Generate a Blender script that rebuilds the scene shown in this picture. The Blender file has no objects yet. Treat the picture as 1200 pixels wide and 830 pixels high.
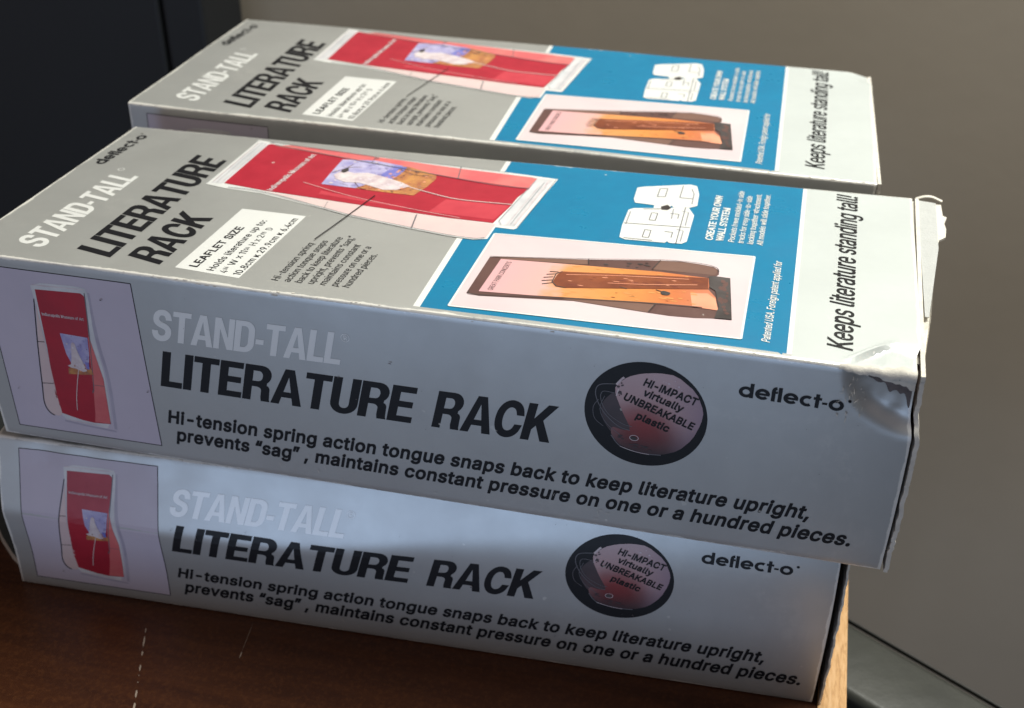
import bpy, bmesh, math, random, json
from mathutils import Vector, Matrix
from mathutils.geometry import tessellate_polygon
from mathutils import noise as mn

# ------------------------------------------------------------------ camera, light, exposure
SC = bpy.context.scene
COL = SC.collection
S = 0.42                                   # one box length in metres; everything below is in box lengths
R = math.radians
def V(x, y, z): return Vector((x * S, y * S, z * S))

cam_d = bpy.data.cameras.new('camera'); cam = bpy.data.objects.new('camera', cam_d); COL.objects.link(cam)
cam.location = V(0.84596, -0.99580, 0.84160)
_el, _az, _ro = 0.589712, -0.2291, 0.011176
_f = Vector((math.sin(_az) * math.cos(_el), math.cos(_az) * math.cos(_el), -math.sin(_el)))
_r = Vector((math.cos(_az), -math.sin(_az), 0)); _u = _r.cross(_f)
_r2 = _r * math.cos(_ro) + _u * math.sin(_ro); _u2 = _u * math.cos(_ro) - _r * math.sin(_ro)
cam.rotation_euler = Matrix((_r2, _u2, -_f)).transposed().to_euler()
cam_d.sensor_width = 36; cam_d.lens = 36 * 1425.02 / 1200; cam_d.shift_y = 0.0379
cam_d.clip_start = 0.02; cam_d.clip_end = 60
cam_d.dof.use_dof = True; cam_d.dof.focus_distance = 0.52; cam_d.dof.aperture_fstop = 11
SC.camera = cam

W_ = bpy.data.worlds.new('World'); SC.world = W_; W_.use_nodes = True
_bg = W_.node_tree.nodes['Background']; _bg.inputs[0].default_value = (1.0, 0.85, 0.82, 1); _bg.inputs[1].default_value = 0.25

def area(name, loc, target, size, power, col, sy=None):
    d = bpy.data.lights.new(name, 'AREA'); d.shape = 'RECTANGLE'; d.size = size; d.size_y = sy or size
    d.energy = power; d.color = col
    o = bpy.data.objects.new(name, d); COL.objects.link(o); o.location = loc
    o.rotation_euler = (Vector(target) - Vector(loc)).to_track_quat('-Z', 'Y').to_euler()
    return o
# overhead daylight, a little behind and to the right of the stack
area('overhead_window_light', (0.70, 0.46, 1.38), (0.27, 0.12, 0.0), 0.90, 44.0, (1.0, 1.0, 0.92), 0.46)
# low bluish window behind the photographer
area('front_window_light', (0.05, -2.40, -0.50), (0.2, 0, 0), 2.1, 18.0, (0.47, 0.68, 1.0), 0.85)
SC.view_settings.view_transform = 'Standard'; SC.view_settings.look = 'None'
SC.view_settings.exposure = 0.0; SC.view_settings.gamma = 1.0

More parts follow.
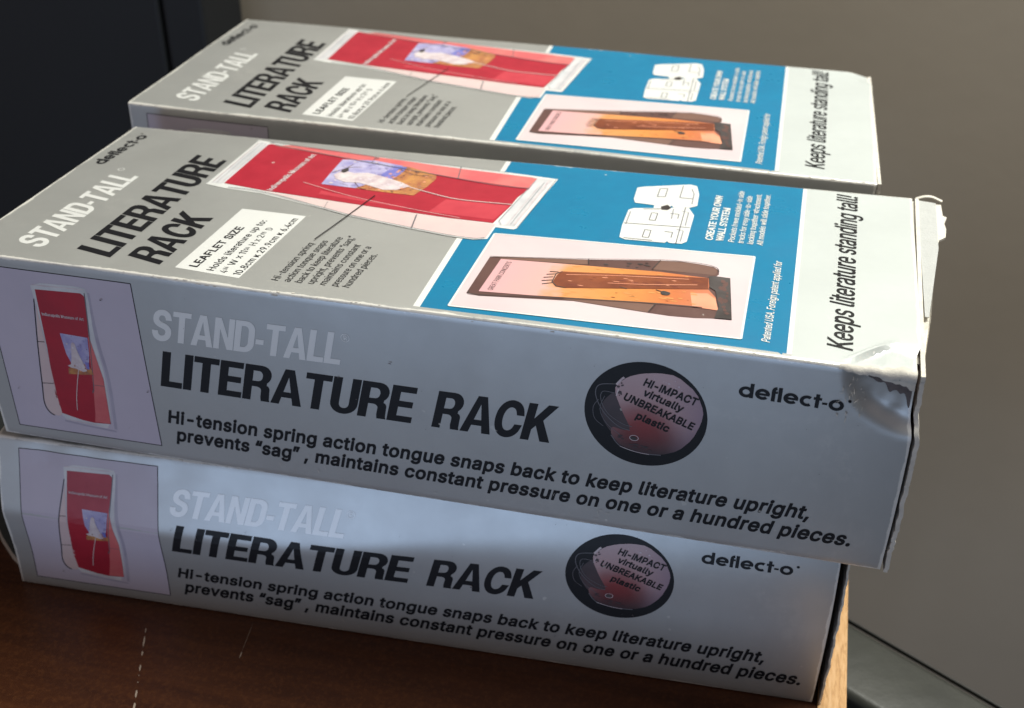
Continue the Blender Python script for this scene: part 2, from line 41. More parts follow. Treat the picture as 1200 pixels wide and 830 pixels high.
GLYPHS = json.loads('''{"A":[480,[[[16,0],[201,509],[276,509],[463,0],[395,0],[287,302],[264,372],[232,478],[245,478],[213,371],[191,302],[85,0]],[[110,142],[110,199],[370,199],[370,142]]]],"B":[456,[[[60,0],[60,509],[241,509],[274,507],[304,501],[329,491],[359,469],[381,442],[394,410],[398,374],[395,344],[387,320],[356,286],[315,267],[315,262],[339,257],[363,245],[385,227],[402,203],[414,173],[418,136],[413,100],[400,67],[377,39],[344,18],[317,8],[284,2],[247,0]],[[125,57],[245,57],[281,60],[309,67],[330,80],[349,105],[355,137],[352,161],[342,184],[327,203],[306,218],[279,228],[248,231],[125,231]],[[125,285],[238,285],[288,296],[308,309],[323,326],[333,348],[336,372],[330,403],[313,429],[283,446],[240,452],[125,452]]]],"C":[510,[[[267,-7],[225,-3],[186,7],[150,25],[119,49],[92,79],[70,115],[53,157],[44,203],[40,254],[44,305],[53,352],[70,393],[92,429],[119,459],[150,484],[186,501],[225,512],[267,516],[340,504],[373,490],[402,471],[427,447],[448,418],[463,385],[473,348],[408,348],[389,395],[357,428],[315,449],[267,456],[237,453],[209,445],[184,432],[161,414],[141,391],[125,364],[113,332],[106,295],[103,254],[106,213],[113,177],[125,145],[141,117],[161,94],[184,76],[210,63],[237,56],[267,53],[315,60],[357,81],[389,114],[408,160],[473,160],[463,124],[448,91],[428,62],[402,38],[373,19],[341,5],[305,-4]]]],"D":[502,[[[219,0],[96,0],[96,57],[215,57],[254,60],[288,68],[318,81],[343,99],[363,122],[379,149],[390,181],[397,216],[399,255],[397,294],[390,329],[379,361],[364,388],[344,410],[320,428],[291,441],[258,449],[221,452],[93,452],[93,509],[225,509],[273,505],[315,495],[353,478],[385,455],[412,426],[433,391],[449,351],[458,306],[462,255],[458,205],[449,159],[433,119],[411,83],[384,54],[351,31],[312,14],[268,3]],[[125,509],[125,0],[60,0],[60,509]]]],"E":[419,[[[60,0],[60,509],[372,509],[372,452],[125,452],[125,286],[355,286],[355,229],[125,229],[125,57],[375,57],[375,0]]]],"F":[410,[[[60,0],[60,509],[369,509],[369,452],[125,452],[125,278],[346,278],[346,221],[125,221],[125,0]]]],"G":[520,[[[269,-7],[225,-3],[185,7],[149,25],[118,49],[91,79],[69,116],[53,157],[43,203],[40,254],[43,305],[53,352],[69,393],[91,429],[117,459],[149,484],[184,501],[223,512],[265,516],[304,513],[340,504],[374,489],[403,469],[429,445],[449,416],[465,384],[474,349],[408,349],[387,393],[356,427],[315,448],[265,456],[236,453],[209,445],[183,432],[160,414],[141,392],[125,364],[113,332],[106,295],[103,254],[106,213],[113,177],[125,145],[141,117],[161,95],[184,76],[210,63],[238,56],[269,53],[309,57],[345,71],[374,93],[396,123],[407,147],[413,173],[415,202],[434,199],[283,199],[283,256],[478,256],[478,200],[475,160],[466,124],[451,91],[431,62],[406,38],[377,19],[344,5],[308,-4]]]],"H":[517,[[[60,0],[60,509],[125,509],[125,289],[392,289],[392,509],[457,509],[457,0],[392,0],[392,232],[125,232],[125,0]]]],"I":[300,[[[31,0],[31,57],[118,57],[118,452],[31,452],[31,509],[269,509],[269,452],[183,452],[183,57],[269,57],[269,0]]]],"J":[396,[[[185,-7],[143,-2],[106,11],[75,33],[52,63],[38,100],[33,145],[33,173],[98,173],[98,145],[104,104],[122,74],[149,56],[185,50],[220,56],[248,74],[266,104],[272,145],[272,509],[336,509],[336,145],[332,100],[318,63],[294,33],[263,11],[227,-2]]]],"K":[467,[[[104,145],[104,216],[139,261],[174,303],[212,344],[364,509],[448,509],[231,276],[228,276]],[[60,0],[60,509],[125,509],[125,334],[124,225],[125,193],[125,0]],[[372,0],[188,259],[228,309],[449,0]]]],"L":[393,[[[60,0],[60,509],[125,509],[125,57],[361,57],[361,0]]]],"M":[628,[[[60,0],[60,509],[152,509],[277,187],[287,159],[299,123],[311,84],[322,49],[307,49],[318,83],[330,121],[342,158],[352,187],[476,509],[568,509],[568,0],[504,0],[504,291],[504,327],[505,369],[506,413],[507,457],[513,457],[498,409],[482,363],[467,322],[456,291],[342,0],[286,0],[170,291],[159,321],[145,361],[129,408],[112,457],[119,457],[120,416],[121,372],[122,328],[122,291],[122,0]]]],"N":[523,[[[60,0],[60,509],[136,509],[343,183],[363,151],[388,107],[414,55],[405,54],[401,108],[399,157],[399,195],[399,509],[463,509],[463,0],[387,0],[202,290],[177,331],[148,381],[108,452],[119,454],[122,384],[124,328],[125,291],[125,0]]]],"O":[533,[[[267,-7],[225,-3],[186,7],[150,25],[119,49],[92,79],[70,115],[53,157],[44,203],[40,254],[44,305],[53,352],[70,393],[92,429],[119,459],[150,484],[186,501],[225,512],[267,516],[309,512],[348,501],[384,484],[415,459],[442,429],[464,393],[480,352],[490,305],[493,254],[490,203],[480,157],[464,115],[442,79],[415,49],[384,25],[348,7],[309,-3]],[[267,53],[296,55],[324,63],[349,76],[372,94],[392,116],[408,144],[420,176],[428,213],[430,254],[428,295],[420,332],[408,365],[392,392],[372,415],[349,433],[324,446],[296,453],[267,456],[237,453],[210,445],[184,433],[161,415],[142,392],[125,364],[113,332],[106,295],[103,254],[106,213],[113,176],[125,144],[142,117],[161,94],[184,76],[210,63],[237,55]]]],"P":[445,[[[60,0],[60,509],[235,509],[272,506],[305,499],[332,487],[356,471],[375,452],[390,430],[400,404],[407,377],[409,348],[407,318],[400,291],[390,265],[375,243],[356,223],[332,207],[305,195],[272,188],[235,186],[109,186],[109,242],[233,242],[269,246],[297,256],[318,272],[333,294],[342,319],[344,348],[342,376],[333,402],[318,423],[297,439],[268,449],[232,452],[125,452],[125,0]]]],"Q":[533,[[[245,159],[313,159],[369,85],[384,65],[468,-48],[401,-48],[346,27],[331,46]],[[267,-7],[225,-3],[186,7],[150,25],[119,49],[92,79],[70,115],[53,157],[44,203],[40,254],[44,305],[53,352],[70,393],[92,429],[119,459],[150,484],[186,501],[225,512],[267,516],[309,512],[348,501],[384,484],[415,459],[442,429],[464,393],[480,352],[490,305],[493,254],[490,203],[480,157],[464,115],[442,79],[415,49],[384,25],[348,7],[309,-3]],[[267,53],[296,55],[324,63],[349,76],[372,94],[392,116],[408,144],[420,176],[428,213],[430,254],[428,295],[420,332],[408,365],[392,392],[372,415],[349,433],[324,446],[296,453],[267,456],[237,453],[210,445],[184,433],[161,415],[142,392],[125,364],[113,332],[106,295],[103,254],[106,213],[113,176],[125,144],[142,117],[161,94],[184,76],[210,63],[237,55]]]],"R":[449,[[[60,0],[60,509],[236,509],[273,506],[305,500],[333,489],[367,465],[390,433],[401,408],[407,381],[409,352],[407,323],[401,296],[390,271],[367,240],[333,217],[305,206],[273,200],[236,198],[96,198],[96,255],[234,255],[269,258],[298,267],[319,281],[334,300],[342,324],[345,352],[342,380],[334,405],[319,425],[298,440],[269,449],[233,452],[125,452],[125,0]],[[353,0],[230,229],[303,229],[428,0]]]],"S":[447,[[[224,-9],[188,-7],[156,-1],[128,9],[102,23],[81,40],[64,60],[51,83],[42,109],[38,137],[104,137],[110,110],[123,88],[142,71],[166,59],[224,49],[257,52],[286,60],[311,74],[329,92],[341,114],[346,139],[342,161],[332,179],[296,205],[245,222],[184,239],[145,253],[112,269],[86,289],[67,313],[56,341],[52,372],[58,413],[75,448],[92,468],[113,484],[138,498],[165,508],[195,514],[227,516],[259,514],[289,508],[316,498],[351,476],[377,449],[394,415],[401,378],[337,378],[326,412],[302,437],[280,449],[254,456],[225,459],[194,456],[167,448],[145,435],[129,418],[118,398],[115,376],[119,352],[131,334],[169,308],[212,293],[264,279],[312,264],[359,238],[395,198],[405,171],[408,139],[403,99],[386,64],[370,43],[349,25],[323,11],[294,0],[261,-7]]]],"T":[449,[[[32,452],[32,509],[417,509],[417,452],[257,452],[257,0],[193,0],[193,452]]]],"U":[517,[[[259,-8],[220,-6],[186,2],[154,15],[126,33],[103,55],[85,80],[71,108],[63,140],[60,173],[60,509],[124,509],[124,178],[128,144],[141,113],[160,87],[187,68],[220,56],[259,52],[298,56],[331,68],[357,87],[377,113],[389,144],[393,178],[393,509],[457,509],[457,173],[454,140],[446,108],[433,80],[414,55],[391,33],[363,15],[332,2],[297,-6]]]],"V":[480,[[[204,0],[16,509],[84,509],[192,206],[215,137],[248,31],[235,31],[267,138],[290,206],[395,509],[463,509],[278,0]]]],"W":[686,[[[155,0],[16,509],[82,509],[163,196],[175,145],[187,94],[197,40],[189,40],[200,94],[211,145],[224,196],[306,509],[380,509],[462,196],[474,145],[486,94],[497,40],[488,40],[499,94],[510,145],[523,196],[603,509],[670,509],[530,0],[455,0],[368,323],[351,391],[336,475],[350,475],[335,395],[318,323],[230,0]]]],"X":[474,[[[18,0],[217,284],[217,236],[29,509],[104,509],[178,400],[204,361],[223,329],[243,292],[232,292],[252,329],[272,361],[298,400],[374,509],[446,509],[259,239],[259,287],[456,0],[382,0],[292,129],[268,165],[250,195],[230,231],[244,231],[225,196],[206,166],[182,129],[91,0]]]],"Y":[472,[[[203,0],[203,208],[16,509],[91,509],[192,344],[222,292],[250,230],[224,230],[251,293],[280,344],[381,509],[455,509],[268,208],[268,0]]]],"Z":[438,[[[42,0],[42,46],[273,385],[306,431],[341,476],[348,454],[285,452],[223,452],[40,452],[40,509],[397,509],[397,462],[169,129],[134,81],[97,33],[90,54],[152,57],[214,57],[399,57],[399,0]]]],"a":[389,[[[160,-9],[126,-5],[94,5],[68,22],[48,45],[35,73],[30,108],[34,138],[43,161],[58,179],[78,193],[125,211],[178,220],[234,227],[265,235],[273,243],[276,255],[276,257],[267,297],[240,322],[196,331],[149,322],[118,301],[100,274],[41,291],[57,322],[79,346],[104,364],[133,375],[194,384],[239,379],[286,360],[306,343],[322,320],[333,290],[337,251],[337,0],[277,0],[277,52],[272,52],[252,25],[215,1]],[[170,45],[202,49],[228,59],[248,74],[263,93],[272,115],[276,138],[276,190],[259,182],[231,176],[200,171],[175,168],[134,159],[103,139],[95,124],[92,105],[102,72],[130,52]]]],"b":[424,[[[229,-8],[198,-5],[172,4],[138,31],[118,59],[112,59],[112,0],[53,0],[53,509],[114,509],[114,319],[118,319],[137,346],[171,373],[197,381],[229,384],[259,382],[287,374],[313,361],[335,342],[354,320],[370,293],[381,261],[388,227],[390,189],[388,151],[381,116],[370,84],[355,57],[336,34],[313,16],[288,3],[260,-6]],[[220,47],[253,51],[279,66],[301,88],[316,117],[325,151],[328,189],[325,227],[316,261],[301,290],[280,311],[253,325],[220,330],[188,325],[161,312],[140,291],[125,263],[116,229],[113,189],[116,150],[125,115],[140,86],[162,65],[188,51]]]],"c":[396,[[[207,-8],[174,-5],[144,3],[117,16],[93,35],[72,58],[56,85],[44,116],[37,150],[34,187],[37,225],[44,260],[56,291],[72,318],[93,341],[117,360],[144,374],[174,382],[207,384],[260,377],[305,356],[340,322],[362,277],[303,262],[290,289],[270,311],[242,325],[207,330],[173,325],[145,310],[124,287],[108,258],[99,224],[96,187],[99,151],[108,117],[124,89],[145,66],[173,51],[207,46],[243,52],[271,66],[292,89],[304,117],[363,102],[341,56],[306,21],[261,-1]]]],"d":[424,[[[195,-8],[165,-6],[137,3],[111,16],[89,34],[70,57],[55,84],[43,116],[36,151],[34,189],[36,227],[43,261],[55,293],[70,320],[89,342],[112,361],[137,374],[165,382],[196,384],[228,381],[253,373],[287,346],[306,319],[311,319],[311,509],[372,509],[372,0],[313,0],[313,59],[307,59],[287,31],[252,4],[227,-5]],[[205,47],[236,51],[263,65],[284,86],[299,115],[309,150],[312,189],[309,229],[300,263],[284,291],[263,312],[237,325],[205,330],[172,325],[145,311],[124,290],[108,261],[99,227],[96,189],[99,151],[109,117],[124,88],[145,66],[172,51]]]],"e":[404,[[[212,-8],[177,-5],[145,3],[117,16],[92,35],[72,58],[56,85],[44,116],[37,150],[34,187],[36,224],[44,258],[55,290],[71,317],[91,340],[115,359],[142,373],[172,382],[205,384],[266,374],[294,361],[319,341],[341,315],[357,282],[365,256],[370,227],[371,194],[371,169],[75,169],[75,221],[338,221],[310,202],[307,237],[298,269],[283,294],[263,314],[237,326],[205,330],[173,326],[146,313],[125,294],[109,270],[99,241],[96,211],[96,178],[100,139],[110,106],[128,80],[151,61],[179,50],[212,46],[254,53],[285,73],[306,105],[365,91],[353,63],[335,39],[311,19],[283,4],[249,-5]]]],"f":[254,[[[228,379],[228,327],[6,327],[6,379]],[[81,0],[81,432],[84,461],[96,486],[113,505],[135,519],[187,530],[222,527],[243,521],[227,468],[215,472],[195,474],[171,470],[154,460],[145,443],[142,419],[142,0]]]],"g":[425,[[[207,-151],[168,-148],[134,-140],[82,-110],[51,-69],[101,-41],[122,-66],[154,-88],[207,-97],[249,-92],[282,-75],[304,-47],[311,-6],[311,68],[306,68],[287,41],[252,16],[227,8],[195,5],[165,7],[138,14],[113,27],[90,43],[71,65],[55,90],[43,120],[36,154],[34,191],[36,229],[43,263],[55,293],[71,320],[90,342],[112,361],[138,374],[166,382],[196,384],[228,382],[253,373],[288,346],[308,319],[313,319],[313,379],[372,379],[372,-9],[370,-40],[363,-67],[350,-90],[324,-117],[291,-136],[265,-144],[237,-149]],[[205,59],[237,63],[264,75],[285,95],[300,121],[309,154],[312,193],[309,231],[300,264],[285,291],[264,312],[237,325],[205,330],[172,325],[145,312],[124,290],[109,262],[99,229],[96,193],[99,155],[109,123],[124,96],[145,76],[172,63]]]],"h":[410,[[[114,227],[114,0],[53,0],[53,509],[114,509],[114,287],[102,287],[116,319],[132,344],[152,362],[187,379],[227,384],[264,380],[295,369],[321,349],[341,321],[350,298],[355,271],[357,240],[357,0],[296,0],[296,235],[290,275],[273,304],[246,323],[210,329],[184,326],[161,317],[141,303],[126,283],[117,257]]]],"i":[167,[[[53,0],[53,379],[114,379],[114,0]],[[84,443],[67,446],[54,455],[44,468],[41,483],[44,499],[54,512],[67,521],[84,524],[100,521],[114,512],[123,499],[126,483],[123,468],[114,455],[100,446]]]],"j":[167,[[[53,379],[114,379],[114,-30],[111,-63],[102,-90],[86,-113],[65,-129],[37,-139],[4,-143],[-10,-143],[-10,-87],[2,-87],[25,-83],[40,-72],[50,-54],[53,-29]],[[83,443],[67,446],[53,455],[44,468],[41,483],[44,499],[53,512],[67,521],[83,524],[100,521],[114,512],[123,499],[126,483],[123,468],[114,455],[100,446]]]],"k":[381,[[[110,137],[110,212],[121,212],[284,379],[360,379],[184,199],[177,199]],[[53,0],[53,509],[114,509],[114,0]],[[294,0],[148,186],[191,229],[372,0]]]],"l":[189,[[[139,-2],[101,3],[74,20],[58,47],[53,84],[53,509],[114,509],[114,99],[120,62],[130,54],[146,52],[160,53],[170,54],[181,3],[162,-1]]]],"m":[610,[[[53,0],[53,379],[112,379],[112,295],[108,295],[118,323],[132,346],[172,376],[219,386],[257,380],[287,361],[309,331],[321,295],[312,295],[322,321],[337,343],[381,375],[437,386],[468,383],[497,372],[522,354],[541,328],[553,296],[557,255],[557,0],[496,0],[496,254],[490,289],[473,313],[447,326],[419,330],[395,328],[374,320],[345,290],[335,247],[335,0],[274,0],[274,260],[269,288],[253,311],[229,326],[199,330],[158,320],[140,307],[126,289],[117,266],[114,238],[114,0]]]],"n":[410,[[[114,227],[114,0],[53,0],[53,379],[112,379],[112,287],[102,287],[116,319],[132,344],[152,362],[187,379],[227,384],[264,380],[295,369],[321,349],[341,321],[350,298],[355,271],[357,240],[357,0],[296,0],[296,235],[290,275],[273,304],[246,323],[210,329],[184,326],[161,317],[141,303],[126,283],[117,257]]]],"o":[415,[[[207,-8],[174,-5],[144,3],[117,16],[93,35],[72,58],[56,85],[44,116],[37,150],[34,187],[37,225],[44,260],[56,291],[72,318],[93,341],[117,360],[144,374],[174,382],[207,384],[241,382],[271,374],[299,360],[323,341],[343,318],[359,291],[371,260],[379,225],[381,187],[379,150],[371,116],[359,85],[343,58],[323,35],[299,16],[271,3],[241,-5]],[[207,46],[242,51],[270,66],[292,89],[307,117],[316,151],[319,187],[316,224],[307,258],[292,287],[270,310],[242,325],[207,330],[173,325],[145,310],[124,287],[108,258],[99,224],[96,187],[99,151],[108,117],[124,89],[145,66],[173,51]]]],"p":[424,[[[53,-143],[53,379],[112,379],[112,319],[118,319],[137,346],[171,373],[197,381],[229,384],[259,382],[287,374],[313,361],[335,342],[354,320],[370,293],[381,261],[388,227],[390,189],[388,151],[381,116],[370,84],[355,57],[336,34],[313,16],[288,3],[260,-6],[229,-8],[198,-5],[173,4],[138,31],[118,59],[114,59],[114,-143]],[[220,47],[253,51],[279,66],[301,88],[316,117],[325,151],[328,189],[325,227],[316,261],[301,290],[280,311],[253,325],[220,330],[188,325],[161,312],[140,291],[125,263],[116,229],[113,189],[116,150],[125,115],[140,86],[162,65],[188,51]]]],"q":[424,[[[372,-143],[311,-143],[311,59],[306,59],[287,31],[252,4],[227,-5],[195,-8],[165,-6],[137,3],[111,16],[89,34],[70,57],[55,84],[43,116],[36,151],[34,189],[36,227],[43,261],[55,293],[70,320],[89,342],[112,361],[137,374],[165,382],[196,384],[228,381],[253,373],[287,346],[307,319],[313,319],[313,379],[372,379]],[[205,47],[236,51],[263,65],[284,86],[299,115],[309,150],[312,189],[309,229],[300,263],[284,291],[263,312],[237,325],[205,330],[172,325],[145,311],[124,290],[108,261],[99,227],[96,189],[99,151],[109,117],[124,88],[145,66],[172,51]]]],"r":[259,[[[53,0],[53,379],[112,379],[112,321],[115,321],[130,347],[152,367],[181,380],[213,385],[229,384],[243,384],[243,322],[230,324],[207,326],[182,323],[159,315],[140,301],[126,284],[117,262],[114,237],[114,0]]]],"s":[365,[[[182,-8],[145,-5],[112,3],[84,18],[62,38],[45,63],[36,94],[94,107],[105,79],[124,60],[150,49],[181,45],[217,50],[244,62],[262,81],[268,103],[265,121],[254,136],[237,147],[212,155],[149,170],[118,180],[92,192],[72,208],[53,237],[47,274],[51,305],[65,332],[87,354],[115,370],[149,381],[187,384],[223,381],[254,372],[279,358],[299,339],[324,290],[268,277],[258,298],[243,316],[219,328],[187,333],[156,329],[131,317],[114,299],[109,277],[112,258],[124,243],[172,223],[229,209],[261,200],[287,187],[306,171],[325,142],[331,107],[326,75],[312,47],[290,24],[260,6],[223,-5]]]],"t":[227,[[[204,379],[204,327],[6,327],[6,379]],[[65,471],[126,471],[126,98],[128,76],[136,61],[150,53],[170,50],[185,51],[202,54],[213,2],[192,-3],[168,-4],[138,-1],[113,7],[92,21],[72,52],[65,93]]]],"u":[410,[[[182,-5],[146,-1],[115,11],[89,31],[69,59],[60,82],[54,109],[53,139],[53,379],[114,379],[114,144],[119,105],[137,75],[164,56],[200,50],[226,53],[249,62],[268,77],[283,97],[293,122],[296,153],[296,379],[357,379],[357,0],[298,0],[298,92],[307,92],[294,60],[277,35],[257,17],[222,0]]]],"v":[389,[[[163,0],[17,379],[84,379],[165,155],[187,87],[206,21],[184,21],[203,87],[224,155],[305,379],[371,379],[226,0]]]],"w":[567,[[[138,0],[23,379],[87,379],[133,214],[154,137],[175,41],[165,41],[186,135],[206,214],[252,379],[316,379],[362,214],[382,136],[402,41],[391,41],[413,135],[434,214],[480,379],[545,379],[429,0],[368,0],[319,172],[305,225],[291,280],[277,338],[291,338],[277,280],[263,225],[248,172],[199,0]]]],"x":[379,[[[21,0],[171,218],[171,171],[29,379],[100,379],[147,306],[179,253],[207,206],[175,206],[202,253],[233,306],[282,379],[352,379],[209,169],[209,214],[358,0],[287,0],[231,85],[200,136],[173,182],[205,182],[178,136],[148,85],[91,0]]]],"y":[389,[[[47,-139],[61,-86],[71,-87],[104,-89],[130,-74],[151,-36],[163,-1],[17,379],[84,379],[165,155],[187,87],[206,21],[184,21],[202,87],[224,155],[305,379],[371,379],[204,-58],[177,-107],[139,-136],[91,-145],[65,-143]]]],"z":[380,[[[42,0],[42,46],[254,320],[254,323],[48,323],[48,379],[333,379],[333,331],[126,60],[126,56],[339,56],[339,0]]]],"0":[453,[[[227,-7],[191,-3],[158,7],[130,24],[105,48],[85,77],[69,113],[57,155],[50,202],[48,254],[50,306],[57,353],[69,395],[85,431],[106,461],[130,484],[159,502],[191,512],[227,516],[262,512],[295,502],[323,484],[348,461],[368,431],[384,395],[396,353],[403,306],[405,254],[403,202],[396,155],[384,113],[368,77],[348,48],[323,24],[295,7],[263,-3]],[[227,50],[261,56],[290,74],[306,92],[320,116],[330,144],[338,176],[342,213],[344,254],[342,295],[338,332],[330,365],[320,393],[306,416],[290,435],[261,453],[227,460],[192,453],[163,435],[147,416],[134,393],[123,365],[115,332],[111,295],[109,254],[111,213],[115,176],[123,144],[134,116],[147,92],[163,74],[192,56]]]],"1":[453,[[[76,0],[76,55],[391,55],[391,0]],[[276,509],[276,0],[212,0],[212,448],[209,448],[86,358],[86,427],[198,509]]]],"2":[453,[[[64,0],[64,47],[234,229],[282,282],[311,327],[320,371],[317,397],[308,419],[293,436],[273,449],[224,460],[196,457],[172,447],[153,433],[139,413],[130,390],[127,362],[66,362],[68,391],[75,418],[86,442],[111,473],[143,496],[168,507],[196,513],[225,516],[254,513],[281,507],[306,497],[337,474],[361,445],[376,411],[381,372],[371,318],[336,259],[267,180],[153,60],[153,57],[389,57],[389,0]]]],"3":[453,[[[218,-7],[188,-5],[159,1],[133,10],[98,30],[70,57],[52,91],[44,132],[109,132],[115,107],[126,87],[144,71],[165,59],[219,50],[275,61],[297,74],[315,93],[325,116],[329,145],[326,172],[316,196],[299,217],[275,234],[242,244],[201,248],[157,248],[157,299],[288,448],[288,452],[70,452],[70,509],[372,509],[372,461],[211,278],[211,289],[247,290],[279,286],[308,276],[333,262],[354,244],[371,222],[383,198],[391,173],[393,145],[390,116],[383,90],[370,66],[354,45],[333,27],[309,12],[281,2],[251,-5]]]],"4":[453,[[[40,105],[40,158],[247,509],[311,509],[109,166],[109,163],[413,163],[413,105]],[[282,0],[282,121],[282,146],[282,318],[343,318],[343,0]]]],"5":[453,[[[221,-7],[192,-5],[165,1],[140,11],[108,32],[83,60],[66,93],[60,130],[122,130],[127,108],[138,89],[173,60],[221,50],[250,53],[276,64],[298,82],[314,104],[324,131],[328,162],[324,193],[314,221],[297,244],[275,262],[248,273],[218,277],[167,268],[128,246],[67,253],[96,509],[366,509],[366,452],[151,452],[134,301],[136,301],[178,325],[229,334],[263,330],[294,321],[321,306],[345,285],[364,260],[379,231],[388,199],[391,163],[388,132],[381,102],[369,76],[352,52],[332,32],[309,15],[282,3],[253,-4]]]],"6":[453,[[[226,-7],[196,-4],[168,3],[142,15],[119,31],[100,51],[84,74],[73,101],[66,130],[64,162],[68,199],[80,239],[137,340],[252,509],[322,509],[151,261],[145,261],[165,288],[196,307],[235,314],[265,312],[291,305],[316,295],[346,271],[370,240],[380,215],[387,187],[389,157],[387,127],[379,98],[368,73],[352,50],[333,30],[310,14],[284,3],[257,-4]],[[226,48],[254,52],[279,63],[299,79],[314,101],[324,128],[327,157],[324,187],[314,213],[299,235],[279,251],[254,262],[226,265],[198,262],[174,252],[153,235],[138,214],[128,188],[125,158],[128,128],[138,102],[153,79],[174,63],[198,52]]]],"7":[453,[[[97,0],[323,448],[323,452],[62,452],[62,509],[391,509],[391,449],[165,0]]]],"8":[453,[[[226,-7],[193,-5],[163,1],[136,11],[101,33],[74,62],[57,96],[52,135],[55,166],[65,195],[81,220],[101,241],[125,256],[153,265],[153,267],[119,282],[93,308],[76,342],[70,380],[75,417],[90,450],[114,477],[146,498],[170,508],[197,514],[226,516],[255,514],[282,508],[306,498],[337,477],[361,450],[377,417],[382,380],[376,342],[359,308],[333,282],[300,267],[300,265],[327,256],[351,241],[372,220],[387,195],[397,166],[401,135],[395,96],[378,62],[352,33],[317,11],[289,1],[259,-5]],[[226,49],[258,52],[285,60],[307,74],[323,91],[333,113],[337,139],[333,165],[322,189],[305,208],[283,223],[256,232],[226,235],[196,232],[169,223],[147,208],[130,189],[119,165],[115,139],[119,113],[129,91],[145,74],[167,60],[195,52]],[[226,290],[274,300],[293,313],[307,330],[316,351],[319,376],[316,399],[308,420],[294,437],[275,449],[226,460],[177,449],[159,437],[145,420],[136,399],[133,376],[136,351],[145,330],[159,313],[178,300]]]],"9":[453,[[[226,516],[256,513],[285,506],[310,494],[333,478],[352,458],[368,434],[380,408],[387,378],[389,347],[385,309],[373,270],[315,168],[200,0],[130,0],[301,248],[307,248],[287,221],[257,202],[218,195],[188,197],[161,203],[137,214],[106,237],[83,269],[72,294],[66,321],[64,352],[66,382],[73,411],[85,436],[101,459],[120,479],[143,494],[168,506],[196,513]],[[226,460],[199,457],[174,446],[154,429],[138,407],[129,381],[125,352],[129,322],[138,295],[154,274],[174,257],[199,247],[226,243],[254,247],[279,257],[299,273],[314,295],[324,321],[327,350],[324,381],[314,407],[299,429],[279,446],[254,457]]]],"-":[453,[[[337,244],[337,188],[114,188],[114,244]]]],".":[188,[[[95,-4],[78,-1],[63,9],[53,24],[50,41],[53,59],[63,73],[78,83],[95,87],[113,83],[128,73],[138,59],[141,41],[138,24],[128,9],[113,-1]]]],",":[188,[[[38,-119],[68,71],[137,71],[84,-119]]]],"!":[196,[[[67,160],[63,509],[132,509],[128,160]],[[98,-4],[81,-1],[66,9],[56,24],[52,41],[56,58],[66,73],[81,83],[98,86],[116,83],[130,73],[140,58],[143,41],[140,24],[130,9],[116,-1]]]],":":[188,[[[95,-4],[78,-1],[63,9],[53,24],[50,41],[53,59],[63,73],[78,83],[95,87],[113,83],[128,73],[138,59],[141,41],[138,24],[128,9],[113,-1]],[[95,271],[78,274],[63,284],[53,299],[50,316],[53,334],[63,349],[78,359],[95,362],[113,359],[128,349],[138,334],[141,316],[138,299],[128,284],[113,274]]]],"\\u201c":[300,[[[52,318],[104,509],[151,509],[121,318]],[[175,318],[228,509],[274,509],[244,318]]]],"\\u201d":[300,[[[52,318],[82,509],[151,509],[98,318]],[[175,318],[205,509],[274,509],[222,318]]]],"\\u00ae":[463,[[[231,118],[192,122],[154,134],[121,152],[91,177],[67,206],[48,240],[37,277],[33,317],[37,357],[48,394],[67,428],[91,457],[121,482],[154,500],[192,512],[231,516],[271,512],[309,500],[343,482],[372,457],[396,428],[415,394],[426,357],[430,317],[426,277],[415,240],[396,206],[372,177],[343,152],[309,134],[271,122]],[[231,166],[271,171],[307,187],[338,210],[362,241],[377,277],[382,317],[377,357],[362,393],[338,423],[307,447],[271,462],[231,467],[192,462],[156,447],[125,423],[101,393],[86,357],[81,317],[86,277],[101,241],[125,210],[156,187],[192,171]],[[273,226],[228,312],[273,312],[319,226]],[[161,226],[161,409],[253,409],[279,402],[302,383],[311,350],[302,316],[278,295],[250,287],[185,287],[185,319],[239,319],[257,327],[267,350],[264,364],[257,372],[239,378],[203,378],[203,226]]]],"/":[249,[[[235,533],[71,-76],[14,-76],[178,533]]]]," ":[188,[]]}''')
rnd = random.Random(7)
# ------------------------------------------------------------------ materials
def newmat(name):
    m = bpy.data.materials.new(name); m.use_nodes = True
    nt = m.node_tree; return m, nt, nt.nodes['Principled BSDF']
def N(nt, t, **k):
    n = nt.nodes.new(t)
    for a, b in k.items():
        if a.startswith('i_'):
            n.inputs[int(a[2:]) if a[2:].isdigit() else a[2:]].default_value = b
        else: setattr(n, a, b)
    return n
def ramp(nt, fac, stops):
    r = N(nt, 'ShaderNodeValToRGB'); e = r.color_ramp.elements
    while len(e) < len(stops): e.new(0.5)
    for k, (p, c) in enumerate(stops): e[k].position = p; e[k].color = (*c, 1) if len(c) == 3 else c
    nt.links.new(fac, r.inputs[0]); return r.outputs[0]
def mixc(nt, fac, a, b, mode='MIX'):
    m = N(nt, 'ShaderNodeMix', data_type='RGBA', blend_type=mode)
    for s, v in ((m.inputs[0], fac), (m.inputs[6], a), (m.inputs[7], b)):
        if hasattr(v, 'links') or hasattr(v, 'is_linked'): nt.links.new(v, s)
        elif isinstance(v, (int, float)): s.default_value = v
        else: s.default_value = (*v, 1)
    return m.outputs[2]
def noise(nt, scale, detail=3, rough=.5, coord=None, dist=0):
    n = N(nt, 'ShaderNodeTexNoise'); n.inputs['Scale'].default_value = scale; n.inputs['Detail'].default_value = detail
    n.inputs['Roughness'].default_value = rough; n.inputs['Distortion'].default_value = dist
    nt.links.new(coord, n.inputs['Vector']); return n.outputs[0]
def thresh(nt, v, a, b):
    m = N(nt, 'ShaderNodeMapRange'); m.inputs[1].default_value = a; m.inputs[2].default_value = b
    nt.links.new(v, m.inputs[0]); return m.outputs[0]
